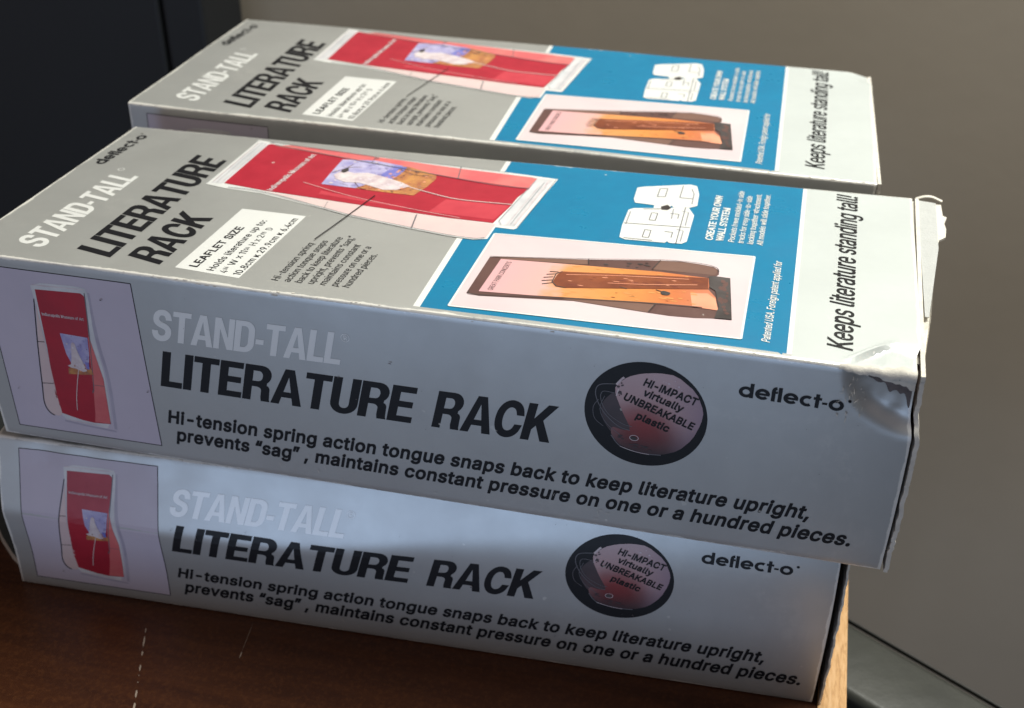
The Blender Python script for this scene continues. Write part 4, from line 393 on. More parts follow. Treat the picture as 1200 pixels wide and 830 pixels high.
def art_top():
    A = []
    def item(name, mat, layer, shapes, parent=None, label=None): A.append((name, mat, layer, shapes, parent, label)); return name
    item('white_stripe', 'white', 1, P((.5100, .0012), (.5172, .0012), (.5160, .4015), (.5098, .4015)))
    item('blue_panel', 'blue', 1, P((.5172, .0012), (.8765, .0012), (.8747, .4015), (.5160, .4015)), None, 'bright blue printed panel')
    item('white_stripe', 'white', 1, P((.8765, .0012), (.8812, .0012), (.8792, .4015), (.8747, .4015)))
    item('lit_panel', 'silver_lit', 1, P((.8812, .0012), (.9985, .0012), (.9990, .4015), (.8792, .4015)), None, 'silver end of the lid, tinted lighter for the light on it')
    item('logo', 'black', 2, logo((.0272, .2655), (.0345, .3715), .0172))
    item('lettering', 'white', 2, lettering('STAND-TALL', (.0865, .0275), (.0895, .2400), .0365, .22, 'head'), None, 'white STAND-TALL')
    item('registered_mark', 'white', 2, [(0, ring((.0570, .2560), .0044, .0044, .0011, 20))])
    item('lettering', 'black', 2, lettering('LITERATURE', (.1690, .0262), (.1712, .3150), .0455, .235, 'head'), None, 'black LITERATURE')
    item('lettering', 'black', 2, lettering('RACK', (.2270, .0245), (.2300, .1500), .0430, .235, 'head'), None, 'black RACK')
    item('printed_label', 'white', 1, P((.2450, .0232), (.3190, .0185), (.3286, .1810), (.2505, .1812)), None, 'white leaflet size label')
    L = [('LEAFLET SIZE', (.2668, .0285), (.2742, .1345), .0092, .045), ('Holds literature up to:', (.2870, .0255), (.2915, .1580), .0080, .020), ('10.8cm x 29.9cm x 6.4cm', (.3172, .0242), (.3235, .1720), .0080, .020)]
    for t, a, b, h, w in L: item('label_lettering', 'black', 2, lettering(t, a, b, h, 0, 0, 0, .04, True, w), 'printed_label')
    g = []
    for t, r0, r1, h, ds in (('4', .0249, .0310, .0080, 0), ('1/4', .0322, .0395, .0048, -.003), ('W x 11', .0435, .0800, .0080, 0), ('3/4', .0812, .0885, .0048, -.003), ('H x 2', .0930, .1210, .0080, 0), ('7/8', .1222, .1295, .0048, -.003), ('D', .1345, .1410, .0080, 0)):
        k = .3018 + (r0 - .0249) * .04
        g += lettering(t, (k + ds, r0), (k + ds, r1), h, 0, .02, .01)
    item('label_lettering', 'black', 2, g, 'printed_label')
    # clear rack with the red leaflet
    item('printed_rack', 'white', 3, P(*[(.1783, .2375), (.1798, .3925), (.2051, .3880), (.3458, .3745), (.4593, .3665), (.5231, .3622), (.5850, .3558), (.5790, .3050), (.5690, .2080), (.5660, .2040), (.5447, .2050), (.5435, .1740), (.5289, .1680), (.5000, .1700), (.4573, .1775), (.3780, .1925), (.3435, .2030), (.2532, .2270), (.2091, .2300)]), None, 'picture of a clear rack holding a red leaflet')
    item('clear_plastic', 'clear', 4, P((.1830, .2410), (.1835, .3860), (.2000, .3830), (.2010, .2440)), 'printed_rack')
    item('clear_plastic', 'clear', 4, P((.5600, .3520), (.5800, .3520), (.5745, .3050), (.5650, .2110), (.5420, .2110), (.5430, .2200)), 'printed_rack')
    item('pocket_side', 'pink', 4, P(*[(.2548, .2325), (.3435, .2060), (.3780, .1955), (.4573, .1810), (.5000, .1730), (.5289, .1712), (.5410, .1760), (.5430, .2120), (.4883, .2150), (.3360, .2285)]), 'printed_rack')
    item('red_leaflet', 'red', 5, P((.1991, .2444), (.1989, .3790), (.2020, .3825), (.2100, .3800), (.3455, .3640), (.4627, .3520), (.5600, .3515), (.5574, .3169), (.5500, .2900), (.5480, .2650), (.5395, .2143), (.4883, .2161), (.3360, .2289), (.2548, .2353)), 'printed_rack')
    item('clear_pocket', 'red_clear', 6, P((.2093, .3760), (.3497, .3510), (.4683, .3276), (.5574, .3180), (.5600, .3500), (.5530, .3530), (.4627, .3600), (.3476, .3727), (.2300, .3850)), 'printed_rack')
    item('leaflet_photo', 'lilac', 7, P((.3099, .3528), (.3110, .3100), (.3126, .2709), (.3560, .2690), (.3700, .2900), (.3800, .3200), (.3900, .3515), (.3500, .3600)), 'printed_rack')
    item('leaflet_photo', 'ochre', 7, P((.3560, .2690), (.3780, .2671), (.4300, .2655), (.4380, .2950), (.4414, .3208), (.4380, .3330), (.4001, .3490), (.3900, .3515), (.3800, .3200), (.3700, .2900)), 'printed_rack')
    item('leaflet_photo', 'deep', 8, P((.3720, .3150), (.3900, .3050), (.3960, .3300), (.3960, .3480), (.3800, .3480)), 'printed_rack')
    item('leaflet_figure', 'figure', 9, P((.3170, .3020), (.3230, .3180), (.3400, .3130), (.3560, .3180), (.3800, .3100), (.4050, .2990), (.4180, .2900), (.4060, .2760), (.3900, .2720), (.3700, .2800), (.3560, .2850), (.3380, .2830), (.3240, .2900)), 'printed_rack')
    item('leaflet_figure', 'charcoal', 10, P(*smoothpoly([(.3205, .3150), (.3260, .3290), (.3310, .3180), (.3270, .3090)], 1)), 'printed_rack')
    item('leaflet_stripe', 'pink', 9, [(0, stroke(curve([(.4027, .2939), (.4450, .2780), (.4847, .2670), (.5492, .2675)]), .0016)), (0, stroke(curve([(.2900, .2700), (.3600, .2450), (.4400, .2280), (.5000, .2180)]), .0007))], 'printed_rack')
    item('leaflet_lettering', 'figure', 7, lettering('Indianapolis Museum of Art', (.2640, .2360), (.2725, .3600), .0075, 0, .05, .02), 'printed_rack')
    item('pocket_line', 'dimline', 11, [(0, stroke(curve(q), w)) for q, w in (
        ([(.2093, .3785), (.3497, .3500), (.4683, .3268), (.5200, .3180), (.5574, .3175)], .0014),
        ([(.2040, .3870), (.2093, .3850), (.3400, .3720), (.3490, .3640)], .0011),
        ([(.3476, .3735), (.4609, .3650), (.5230, .3600)], .0009),
        ([(.2100, .2325), (.2548, .2300), (.3430, .2045), (.3800, .1940), (.4573, .1790), (.5000, .1715), (.5289, .1695), (.5400, .1740)], .0013),
        ([(.3490, .3500), (.3476, .3727)], .0009), ([(.4671, .3275), (.4609, .3640)], .0011), ([(.3413, .2055), (.3392, .2226)], .0006), ([(.4544, .1809), (.4498, .2147)], .0015))], 'printed_rack')
    item('callout_line', 'black', 12, [(0, stroke([(.3866, .2528), (.3613, .1238)], .0014))])
    y0 = .3590
    para = [('Hi-tension spring', .1165), ('action tongue snaps', .1262), ('back to keep literature', .1385), ('upright, prevents “sag,”', .1440), ('maintains constant', .1255), ('pressure on one or a', .1240), ('hundred pieces.', .1085)]
    g = []
    for k, (t, r1) in enumerate(para):
        s = .3600 + k * .0126; g += lettering(t, (s, .0225 + k * .0008), (s + .004, r1), .0082, .10, .008, .0)
    item('small_lettering', 'black', 2, g)
    # second picture on the blue panel
    q = [(.5443, .0167), (.5481, .1884), (.8320, .2012), (.8326, .0235)]
    item('printed_picture', 'photo_pink', 4, P(*q), None, 'picture of a smoked brown rack on pale pink')
    item('border_line', 'white', 5, [(0, stroke([q[i], q[(i + 1) % 4]], .0022)) for i in range(4)], 'printed_picture')
    item('rack_body', 'smoke', 5, P(*[(.5545, .0467), (.5574, .1310), (.5640, .1330), (.6616, .1500), (.7358, .1665), (.7560, .1700), (.7736, .1690), (.7920, .1660), (.7980, .1592), (.7990, .1500), (.7960, .1434), (.8113, .1433), (.8207, .0567), (.8010, .0552), (.7850, .0520), (.7600, .0500), (.7393, .0510), (.6630, .0560), (.5679, .0436)]), 'printed_picture')
    item('rack_side', 'smoke_light', 6, P((.5640, .1325), (.6616, .1495), (.6630, .1380), (.5720, .1290)), 'printed_picture')
    item('rack_side', 'smoke_light', 6, P((.7358, .1660), (.7560, .1695), (.7736, .1685), (.7920, .1655), (.7975, .1592), (.7950, .1470), (.7300, .1440)), 'printed_picture')
    item('rack_side', 'smoke_light', 6, P((.6520, .0565), (.6630, .0565), (.7393, .0515), (.7440, .0690), (.6560, .0640)), 'printed_picture')
    item('page', 'page', 7, P((.5658, .0525), (.5702, .1285), (.6327, .1330), (.7396, .1400), (.7925, .1385), (.7919, .1136), (.8010, .0980), (.8040, .0760), (.7506, .0730), (.6177, .0565)), 'printed_picture')
    item('page_end', 'peach', 8, P((.7919, .1050), (.8010, .0950), (.8060, .0720), (.7800, .0735), (.7750, .1010)), 'printed_picture')
    item('instrument', 'brass', 9, P(*[(.6400, .0811), (.6345, .0900), (.6361, .1073), (.6392, .1151), (.6500, .1165), (.7099, .1263), (.7600, .1340), (.7891, .1380), (.7919, .1136), (.7149, .0951), (.6495, .0802)]), 'printed_picture')
    item('instrument_keys', 'charcoal', 10, [(0, stroke(q, .0012)) for q in ([(.6340, .1080), (.6250, .1050)], [(.6330, .1010), (.6235, .0975)], [(.6335, .0940), (.6230, .0900)], [(.6345, .0880), (.6250, .0830)], [(.6360, .1130), (.6270, .1120)], [(.6400, .1150), (.6345, .1090), (.6340, .0900), (.6400, .0815), (.6500, .0805)], [(.7030, .0960), (.7110, .0935)], [(.7400, .0990), (.7480, .0960)])] + P(*smoothpoly([(.7450, .0960), (.7480, .0990), (.7560, .0960), (.7540, .0900), (.7470, .0900)], 1)), 'printed_picture')
    item('instrument_keys', 'peach', 10, [(0, stroke(curve(q), .0010)) for q in ([(.6450, .1090), (.7000, .1200), (.7700, .1300)], [(.6900, .1010), (.7300, .1080), (.7800, .1200)])], 'printed_picture')
    item('rack_foot', 'charcoal', 10, P((.7890, .1420), (.7950, .1440), (.8113, .1433), (.8207, .0567), (.8040, .0555), (.8050, .0720), (.8060, .0780), (.7990, .1120), (.7925, .1180)), 'printed_picture')
    item('picture_lines', 'charcoal', 11, [(0, stroke(curve(q), .0010)) for q in ([(.5574, .1305), (.6616, .1500), (.7358, .1665), (.7736, .1690), (.7940, .1640), (.7985, .1540)], [(.5560, .0500), (.5679, .0450), (.6630, .0600), (.7393, .0700), (.7900, .0740)], [(.6610, .1500), (.6630, .1385)], [(.7358, .1665), (.7300, .1430)], [(.7393, .0515), (.7440, .0700)])], 'printed_picture')
    item('picture_lettering', 'charcoal', 8, lettering('GREAT PARK CONCERTS', (.5790, .0570), (.5835, .1240), .0056, 0, .0, .0), 'printed_picture')
    # drawing of linked racks
    rk = [(.6821, .3530), (.6900, .3580), (.7427, .3770), (.7510, .3740), (.7560, .3500), (.7575, .3170), (.7500, .3100), (.7310, .3060), (.7290, .3110), (.7267, .3057), (.6860, .3090), (.6830, .3200)]
    rb = [(.6818, .2870), (.6870, .2930), (.7100, .2990), (.7400, .3080), (.7488, .3090), (.7570, .2900), (.7570, .2500), (.7570, .2200), (.7520, .2130), (.7380, .2120), (.7360, .2160), (.7340, .2110), (.6900, .2085), (.6835, .2130), (.6815, .2450)]
    item('rack_drawing', 'white', 4, P(*rk) + P(*rb), None, 'white drawing of linked racks')
    item('drawing_shadow', 'greyline', 5, [(0, stroke(q, .0016)) for q in ([(.6850, .2830), (.6850, .2480)], [(.7320, .3020), (.7330, .2740)], [(.7420, .2980), (.7500, .2960), (.7505, .2600)], [(.7420, .2480), (.7500, .2460), (.7500, .2180)], [(.7460, .3640), (.7500, .3500), (.7510, .3200)])], 'rack_drawing')
    dl = [[(.6825, .2500), (.7560, .2560)], [(.7450, .3090), (.7460, .2120)], [(.7090, .2850), (.7090, .2650), (.7160, .2650), (.7160, .2850), (.7090, .2850)], [(.7080, .2380), (.7080, .2190), (.7150, .2190), (.7150, .2380), (.7080, .2380)],
          [(.7090, .3560), (.7090, .3320), (.7180, .3330), (.7180, .3580), (.7090, .3560)], [(.7300, .2880), (.7400, .2880), (.7400, .2760)], [(.7300, .2390), (.7390, .2390), (.7390, .2250)], [(.7350, .3700), (.7350, .3350), (.7500, .3350)],
          [(.6980, .2930), (.7260, .3000)], [(.6880, .2120), (.7200, .2130)]]
    item('drawing_lines', 'dimline', 6, [(i % 2, stroke([q[i], q[i + 1]], .0011)) for q in dl for i in range(len(q) - 1)], 'rack_drawing')
    item('link_arm', 'white', 4, P((.7090, .3090), (.7090, .2950), (.7170, .2960), (.7180, .3090)) + [], 'rack_drawing')
    item('link_arm', 'charcoal', 7, P((.7170, .3040), (.7240, .3110), (.7290, .3030), (.7260, .2970), (.7190, .2960)), 'rack_drawing')
    for k, (t, a, b, h, w) in enumerate((('CREATE YOUR OWN', (.7838, .2300), (.7838, .3520), .0080, .065), ('WALL SYSTEM', (.7955, .2310), (.7955, .3200), .0080, .065))):
        item('lettering', 'white', 4, lettering(t, a, b, h, .1, w, .03))
    g = []
    for k, (t, r1) in enumerate((('Pockets have molded-in side', .3720), ('tracks for easy side-to-side', .3600), ('locking together attachment.', .3680), ('All models will slide together.', .3700))):
        g += lettering(t, (.8075 + k * .0103, .2305), (.8075 + k * .0103, r1), .0068, .15, .03, .0)
    item('small_lettering', 'white', 4, g)
    item('small_lettering', 'white', 4, lettering('Patented USA. Foreign patent applied for', (.8596, .0229), (.8614, .1960), .0080, .2, .02, .01))
    item('lettering', 'black', 4, lettering('Keeps literature standing tall!', (.9365, .0265), (.9378, .3890), .0235, .22, .02, .018, -.01), None, 'black slanted Keeps literature standing tall!')
    return A

def blobs(poly, n, r0, r1, seed, stretch=(1, 1)):
    """small irregular patches scattered inside a polygon: the fine detail of a printed photograph"""
    q = random.Random(seed); xs = [p[0] for p in poly]; ys = [p[1] for p in poly]; out = []; tries = 0
    while len(out) < n and tries < n * 30:
        tries += 1; c = (q.uniform(min(xs), max(xs)), q.uniform(min(ys), max(ys)))
        if not inside(c, poly): continue
        r = q.uniform(r0, r1); m = 8; ph = q.random() * 6
        pts = [(c[0] + stretch[0] * r * q.uniform(.5, 1.1) * math.cos(ph + i * 6.2832 / m), c[1] + stretch[1] * r * q.uniform(.5, 1.1) * math.sin(ph + i * 6.2832 / m)) for i in range(m)]
        if all(inside(p, poly) for p in pts): out.append((len(out) % 4, [pts]))
    return out
def art_detail_top():
    A = []; par = 'printed_rack'
    sky = [(.3099, .3528), (.3110, .3100), (.3126, .2709), (.3560, .2690), (.3700, .2900), (.3800, .3200), (.3900, .3515), (.3500, .3600)]
    gr = [(.3560, .2690), (.3780, .2671), (.4300, .2655), (.4380, .2950), (.4414, .3208), (.4380, .3330), (.4001, .3490), (.3900, .3515), (.3800, .3200), (.3700, .2900)]
    fg = [(.3170, .3020), (.3230, .3180), (.3400, .3130), (.3560, .3180), (.3800, .3100), (.4050, .2990), (.4180, .2900), (.4060, .2760), (.3900, .2720), (.3700, .2800), (.3560, .2850), (.3380, .2830), (.3240, .2900)]
    for k, (po, n, a, b, m, l) in enumerate(((sky, 30, .0012, .0042, 'sky_dark', 8), (sky, 16, .001, .003, 'figure', 8.5), (sky, 8, .0006, .0014, 'smoke', 8.7), (gr, 34, .0012, .0045, 'earth', 8), (gr, 18, .001, .003, 'peach', 8.5), (gr, 10, .0008, .002, 'smoke', 8.7), (fg, 24, .0010, .0034, 'petal', 9.5))):
        A.append(('photo_detail', m, l, blobs(po, n, a, b, 40 + k), par, None))
    A.append(('photo_detail', 'smoke', 9.7, [(0, stroke(curve(q), w)) for q, w in (([(.3130, .3080), (.3220, .3210), (.3300, .3300), (.3420, .3330)], .0008), ([(.3240, .3230), (.3290, .3400)], .0007), ([(.3500, .2850), (.3620, .2700), (.3700, .2690)], .0009), ([(.3330, .2790), (.3450, .2740)], .0006), ([(.3900, .3380), (.4150, .3250), (.4300, .3280)], .0008))], par, None))
    red = [(.20, .2450), (.20, .3770), (.3050, .3640), (.3050, .2380)]
    A.append(('leaflet_sheen', 'red_sheen', 5.5, [(0, [[(.4600, .2260), (.5380, .2230), (.5470, .2640), (.4700, .2640)]]), (1, [[(.3200, .2420), (.4300, .2290), (.4300, .2330), (.3200, .2520)]])], par, None))
    # clear plastic: pale streaks and soft grey edges
    A.append(('plastic_streak', 'figure', 10, [(i % 3, stroke(q, w)) for i, (q, w) in enumerate((([(.1850, .2440), (.1850, .3830)], .0010), ([(.1960, .2440), (.1950, .3820)], .0007), ([(.5640, .2150), (.5760, .3480)], .0016), ([(.5560, .2130), (.5680, .3300)], .0009)))], par, None))
    A.append(('plastic_streak', 'greyline', 10.5, [(i % 3, stroke(q, w)) for i, (q, w) in enumerate((([(.1905, .2430), (.1900, .3840)], .0005), ([(.5600, .2140), (.5715, .3400)], .0008), ([(.5500, .2110), (.5450, .2200), (.5600, .3450)], .0007), ([(.1800, .2390), (.1812, .3890)], .0004), ([(.5690, .2080), (.5780, .2900), (.5835, .3540)], .0006)))], par, None))
    par = 'printed_picture'
    pg = [(.5760, .0560), (.5790, .1270), (.6327, .1320), (.6340, .0600)]
    sx = [(.6400, .0811), (.6345, .0900), (.6361, .1073), (.6392, .1151), (.7099, .1263), (.7891, .1380), (.7919, .1136), (.7149, .0951), (.6495, .0802)]
    org = [(.6400, .1170), (.7099, .1275), (.7850, .1370), (.7396, .1390), (.6400, .1320)]; org2 = [(.6300, .0590), (.7506, .0740), (.7980, .0790), (.7940, .1100), (.7149, .0930), (.6400, .0790)]
    side = [(.6630, .1400), (.7358, .1640), (.7280, .1430)]; foot = [(.7950, .1400), (.8100, .1400), (.8190, .0600), (.8060, .0600), (.8020, .1000)]
    for k, (po, n, a, b, m, l, st) in enumerate(((sx, 24, .0010, .0030, 'charcoal_red', 9.3, (2.4, .7)), (sx, 12, .0008, .002, 'peach', 9.6, (2.2, .5)), (org, 10, .0006, .0020, 'gold', 8.3, (2, .8)), (org2, 20, .0012, .0030, 'gold', 8, (2.2, .7)), (org2, 6, .0005, .0012, 'brass', 8.5, (2, .7)), (side, 8, .001, .003, 'charcoal', 7.5, (1.5, .8)), (foot, 14, .001, .004, 'smoke', 10.5, (1, 1.6)))):
        A.append(('photo_detail', m, l, blobs(po, n, a, b, 70 + k, st), par, None))
    return A
def art_detail_front():
    A = []; par = 'printed_picture'
    sky = [(.1056, .1507), (.1387, .1496), (.1360, .127), (.1312, .1076), (.112, .110), (.1075, .125)]; gr = [(.112, .1105), (.1240, .1165), (.1330, .1120), (.1364, .1023), (.122, .100), (.1047, .0985), (.1060, .106)]
    fg = [(.1190, .1415), (.1218, .133), (.1235, .126), (.1290, .106), (.1240, .1040), (.1105, .112), (.1130, .120), (.1150, .130)]
    for k, (po, n, a, b, m, l) in enumerate(((sky, 14, .0006, .0022, 'sky_dark', 5.3), (sky, 8, .0005, .0016, 'figure', 5.5), (sky, 5, .0004, .0009, 'smoke', 5.7), (gr, 12, .0006, .0022, 'earth', 5.5), (gr, 8, .0005, .0016, 'peach', 5.8), (fg, 9, .0005, .0018, 'petal', 6.4))):
        A.append(('photo_detail', m, l, blobs(po, n, a, b, 140 + k), par, None))
    A.append(('soft_shadow', 'lilac_dark', 1.5, [(0, stroke(curve([(.151, .206), (.1500, .150), (.1530, .098), (.1480, .0300)]), .0038)), (1, stroke([(.148, .0270), (.110, .0290), (.084, .0315)], .0022))], par, None))
    A.append(('plastic_streak', 'figure', 2.5, [(0, stroke([(.0850, .2070), (.1460, .2090)], .0012)), (1, stroke([(.0860, .0340), (.1400, .0310)], .0010))], par, None))
    A.append(('bulb_glint', 'figure', 4.5, [(0, stroke(curve(q), w)) for q, w in (([(.7190, .1830), (.7240, .1900), (.7265, .1925)], .0022), ([(.7215, .1780), (.7195, .1700)], .0012), ([(.7260, .1100), (.7420, .1058), (.7560, .1048)], .0006))], 'printed_emblem', None))
    A.append(('bulb_glint', 'petal', 4.6, blobs([(.75, .196), (.775, .198), (.795, .178), (.785, .185), (.76, .192)], 8, .0006, .0018, 9), 'printed_emblem', None))
    A.append(('bulb_glint', 'bulb_dark', 4.7, blobs([(.716, .122), (.730, .112), (.760, .107), (.770, .110), (.740, .118), (.722, .128)], 14, .0008, .0026, 19, (1.6, .8)), 'printed_emblem', None))
    A.append(('bulb_glint', 'bulb_dark', 4.8, blobs([(.7160, .1790), (.7240, .1880), (.7290, .180), (.7240, .168)], 9, .0008, .0022, 29), 'printed_emblem', None))
    return A

# ------------------------------------------------------------------ one carton
RC = .0034          # fold radius
def sstep(a, b, x):
    t = min(1, max(0, (x - a) / (b - a))); return t * t * (3 - 2 * t)
def make_point(corners, dent):
    def pt(s, y, z, H):
        u, v, w = s, y / W0, z / H
        c = [0., 0., 0.]
        for i in (0, 1):
            for j in (0, 1):
                for k in (0, 1):
                    f = (u if i else 1 - u) * (v if j else 1 - v) * (w if k else 1 - w)
                    q = corners[i, j, k]
                    c[0] += f * q[0]; c[1] += f * q[1]; c[2] += f * q[2]
        d = dent(s, y, z)
        return Vector((c[0] + d[0], c[1] + d[1], c[2] + d[2])) * S
    return lambda s, y, z: pt(s, y, z, H0)
def perimeter():
    """rounded rectangle cross-section (y, z) with z up, fine steps"""
    pts = []
    def seg(a, b, n): pts.extend([(a[0] + (b[0] - a[0]) * i / n, a[1] + (b[1] - a[1]) * i / n) for i in range(n)])
    def corner(c, a0): pts.extend([(c[0] + RC * math.cos(R(a0 - 90 * i / 4)), c[1] + RC * math.sin(R(a0 - 90 * i / 4))) for i in range(4)])
    r = RC
    seg((0, r), (0, H0 - r), 44); corner((r, H0 - r), 180)
    seg((r, H0), (W0 - r, H0), 66); corner((W0 - r, H0 - r), 90)
    seg((W0, H0 - r), (W0, r), 16); corner((W0 - r, r), 0)
    seg((W0 - r, 0), (r, 0), 24); corner((r, r), -90)
    return pts
PER = perimeter()
def s_steps():
    s = [0, .0015, .004]; x = .004
    while x < .90: x += .0062; s.append(x)
    while x < .994: x += .0031; s.append(min(x, .996))
    s = [q for q in s if q < .9965]; return s + [.9985, 1.0]
SS = s_steps()
def cut_mesh(me_pts, me_tris, step=.0125):
    bm = bmesh.new(); vs = [bm.verts.new((x, y, 0)) for x, y in me_pts]
    for t in me_tris:
        try: bm.faces.new([vs[i] for i in t])
        except ValueError: pass
    xs = [p[0] for p in me_pts]; ys = [p[1] for p in me_pts]
    for ax, lo, hi in ((0, min(xs), max(xs)), (1, min(ys), max(ys))):
        k = math.ceil(lo / step)
        while k * step < hi:
            co = Vector((k * step, 0, 0)) if ax == 0 else Vector((0, k * step, 0)); no = Vector((1, 0, 0)) if ax == 0 else Vector((0, 1, 0))
            bmesh.ops.bisect_plane(bm, geom=bm.verts[:] + bm.edges[:] + bm.faces[:], plane_co=co, plane_no=no, dist=1e-7); k += 1
    bm.verts.index_update()
    v = [(q.co.x, q.co.y) for q in bm.verts]; f = [[q.index for q in fc.verts] for fc in bm.faces]
    bm.free(); return v, f
def flat(shapes, step):
    """-> list of (x, y, sub-layer), faces; overlapping strokes of one glyph get their own tiny lift"""
    V_, F_ = [], []
    by = {}
    for gi, rings in shapes: by.setdefault(gi, []).append(rings)
    for gi, rl in by.items():
        pts, tr = [], []
        for rings in rl:
            rings = [r for r in rings if len(r) > 2]
            if not rings: continue
            base = len(pts); allp = [p for r in rings for p in r]
            t = tessellate_polygon([[Vector((x, y, 0)) for x, y in r] for r in rings])
            pts += allp
            for a in t:
                p, q, r_ = (allp[i] for i in a)
                ar = (q[0] - p[0]) * (r_[1] - p[1]) - (r_[0] - p[0]) * (q[1] - p[1])
                if abs(ar) < 1e-13: continue
                tr.append([base + i for i in (a if ar > 0 else a[::-1])])
        v, f = cut_mesh(pts, tr, step)
        b = len(V_); V_ += [(x, y, gi) for x, y in v]; F_ += [[b + i for i in q] for q in f]
    return V_, F_
STEP = .0105
FRONT = [(n, m, l, flat(s, STEP), p, lb) for n, m, l, s, p, lb in art_front() + art_detail_front()]
TOP = [(n, m, l, flat(s, .0045 if n == 'lit_panel' else STEP), p, lb) for n, m, l, s, p, lb in art_top() + art_detail_top()]
def wear_at(s, y, z):
    """0..1 near the folds and ends of the carton"""
    dy = min(abs(y), abs(W0 - y)); dz = min(abs(z), abs(H0 - z)); ds = min(s, 1 - s)
    d = sorted((dy, dz, ds))
    return max(0., 1 - d[1] / .0075) if d[1] < .0075 else 0.
def build_carton(name, corners, dent, label, group, seed, art_shift=lambda s: 0., end_out=.006, rim=.0042, rubs=0):
    pt = make_point(corners, dent)
    root = empty(name, pt(.5, W0 / 2, 0)); inv = Matrix.Translation(-root.location)
    def put(nm, verts, faces, mat, parent, wear=None, uv=None, smooth=False, lb=None, kind=None):
        me = bpy.data.meshes.new(nm); me.from_pydata([inv @ v for v in verts], [], faces)
        if wear:
            a = me.attributes.new('wear', 'FLOAT', 'POINT'); a.data.foreach_set('value', wear)
        if uv:
            l = me.uv_layers.new(name='UVMap')
            for lp in me.loops: l.data[lp.index].uv = uv[lp.vertex_index]
        o = link(nm, me, M[mat], parent, smooth)
        if lb: o['label'] = lb
        if kind: o['kind'] = kind
        elif nm in ('photo_detail', 'bulb_glint', 'plastic_streak', 'instrument_keys', 'small_lettering'): o['kind'] = 'stuff'
        return o
    n = len(PER)
    # panels: the tube is split at the fold middles, so every panel is a mesh of its own with its rounded folds
    k0, k1, k2, k3 = 46, 46 + 70, 46 + 70 + 20, 46 + 70 + 20 + 28
    for nm, a, b in (('front_panel', -2, 46), ('lid_panel', 46, 116), ('back_panel', 116, 136), ('base_panel', 136, n - 2)):
        idx = [(i % n) for i in range(a, b + 1)]; verts = []; wr = []; m_ = len(idx)
        for s in SS:
            for i in idx:
                y, z = PER[i]; verts.append(pt(s, y, z)); wr.append(wear_at(s, y, z))
        faces = [(j * m_ + i, (j + 1) * m_ + i, (j + 1) * m_ + i + 1, j * m_ + i + 1) for j in range(len(SS) - 1) for i in range(m_ - 1)]
        put(nm, verts, faces, 'silver', root, wr, None, True)
    # print
    def printed(art, fn):
        made = {}
        for nm, mt, layer, (v2, f2), par, lb in art:
            if not f2: continue
            verts = []; wr = []
            for x, y, gi in v2:
                h = layer * .00016 + gi * .00003
                p, w = fn(x, y, h); verts.append(p); wr.append(w)
            o = put(nm, verts, f2, mt, made.get(par, root), wr, [(x, y) for x, y, g in v2], False, lb)
            if par is None: made[nm] = o
    def on_front(s, t, h):
        s2 = s + art_shift(s); z = min(max(t, RC), H0 - RC); return pt(s2, -h, z), wear_at(s2, 0, t)
    def on_top(s, r, h):
        off = 0
        if r < RC: off = RC - math.sqrt(max(0, RC * RC - (RC - r) ** 2)); 
        if r > W0 - RC: off = RC - math.sqrt(max(0, RC * RC - (r - W0 + RC) ** 2))
        return pt(s, r, H0 + h - off * .9), wear_at(s, r, H0)
    printed(FRONT, on_front); printed(TOP, on_top)
    # ends: dark recessed board, then the end flap whose torn edge stands proud
    for s_, nm in ((.006, 'end_panel'), (.9955, 'inner_flap')):
        v = [pt(s_, y, z) for y, z in PER]; f = [list(range(n)) if s_ > .5 else list(range(n))[::-1]]
        put(nm, v, f, 'board' if s_ > .5 else 'silver', root)
    rr = random.Random(seed)
    ys = []; nz = 90
    prof = []
    for i in range(nz + 1):
        z = i / nz * (H0 + .001)
        j = mn.noise((z * 60, seed, 0)) * .0022 + mn.noise((z * 240, seed, 3)) * .0012
        prof.append((-.0012 + j * .3, z, 1.0 + end_out + j * .9))
    v = []
    for y, z, s1 in prof: v += [pt(s1 - rim, y, z), pt(s1, y, z), pt(s1, W0 * .99, z), pt(s1 - rim, W0 * .99, z)]
    f = []
    for i in range(nz):
        for k in range(4): f.append((i * 4 + k, (i + 1) * 4 + k, (i + 1) * 4 + (k + 1) % 4, i * 4 + (k + 1) % 4))
    f += [(3, 2, 1, 0), tuple(nz * 4 + k for k in range(4))]
    put('end_flap', v, f, 'paper', root, None, None, False, 'torn white board edge of the end flap')
    # chipped lacquer along the front top fold and the ends: irregular flecks of bare board
    v, f = [], []
    def fleck(base, du, dv, n_=7):
        b0 = len(v); k = rr.uniform(.5, 1)
        for i in range(n_):
            a = 2 * math.pi * i / n_; rad = rr.uniform(.45, 1.1)
            v.append(base(du * rad * math.cos(a), dv * rad * math.sin(a)))
        f.append(tuple(range(b0, b0 + n_)))
    def fold(s0):
        # around the fold: arc position a (negative = down the front, positive = over the lid)
        def g(du, da):
            a = da
            if a < -.0035: y, z = -.00045, H0 - RC + (a + .0035)
            elif a > .0035: y, z = RC + (a - .0035), H0 + .00045
            else:
                th = R(180 - 90 * (a + .0035) / .007); y, z = RC + (RC + .00045) * math.cos(th), H0 - RC + (RC + .00045) * math.sin(th)
            return pt(s0 + du, y, z)
        return g
    for _ in range(46):
        s0 = rr.choice([rr.uniform(.0, 1), rr.gauss(.28, .03), rr.gauss(.42, .05), rr.gauss(.85, .06)]); s0 = min(max(s0, .01), .985)
        a0 = rr.gauss(0, .0018); fb = fold(s0)
        fleck(lambda du, dv, fb=fb, a0=a0: fb(du, a0 + dv), rr.uniform(.0006, .0042), rr.uniform(.0004, .0012))
    put('scuffs', v, f, 'paper', root, None, None, False, None, 'stuff')
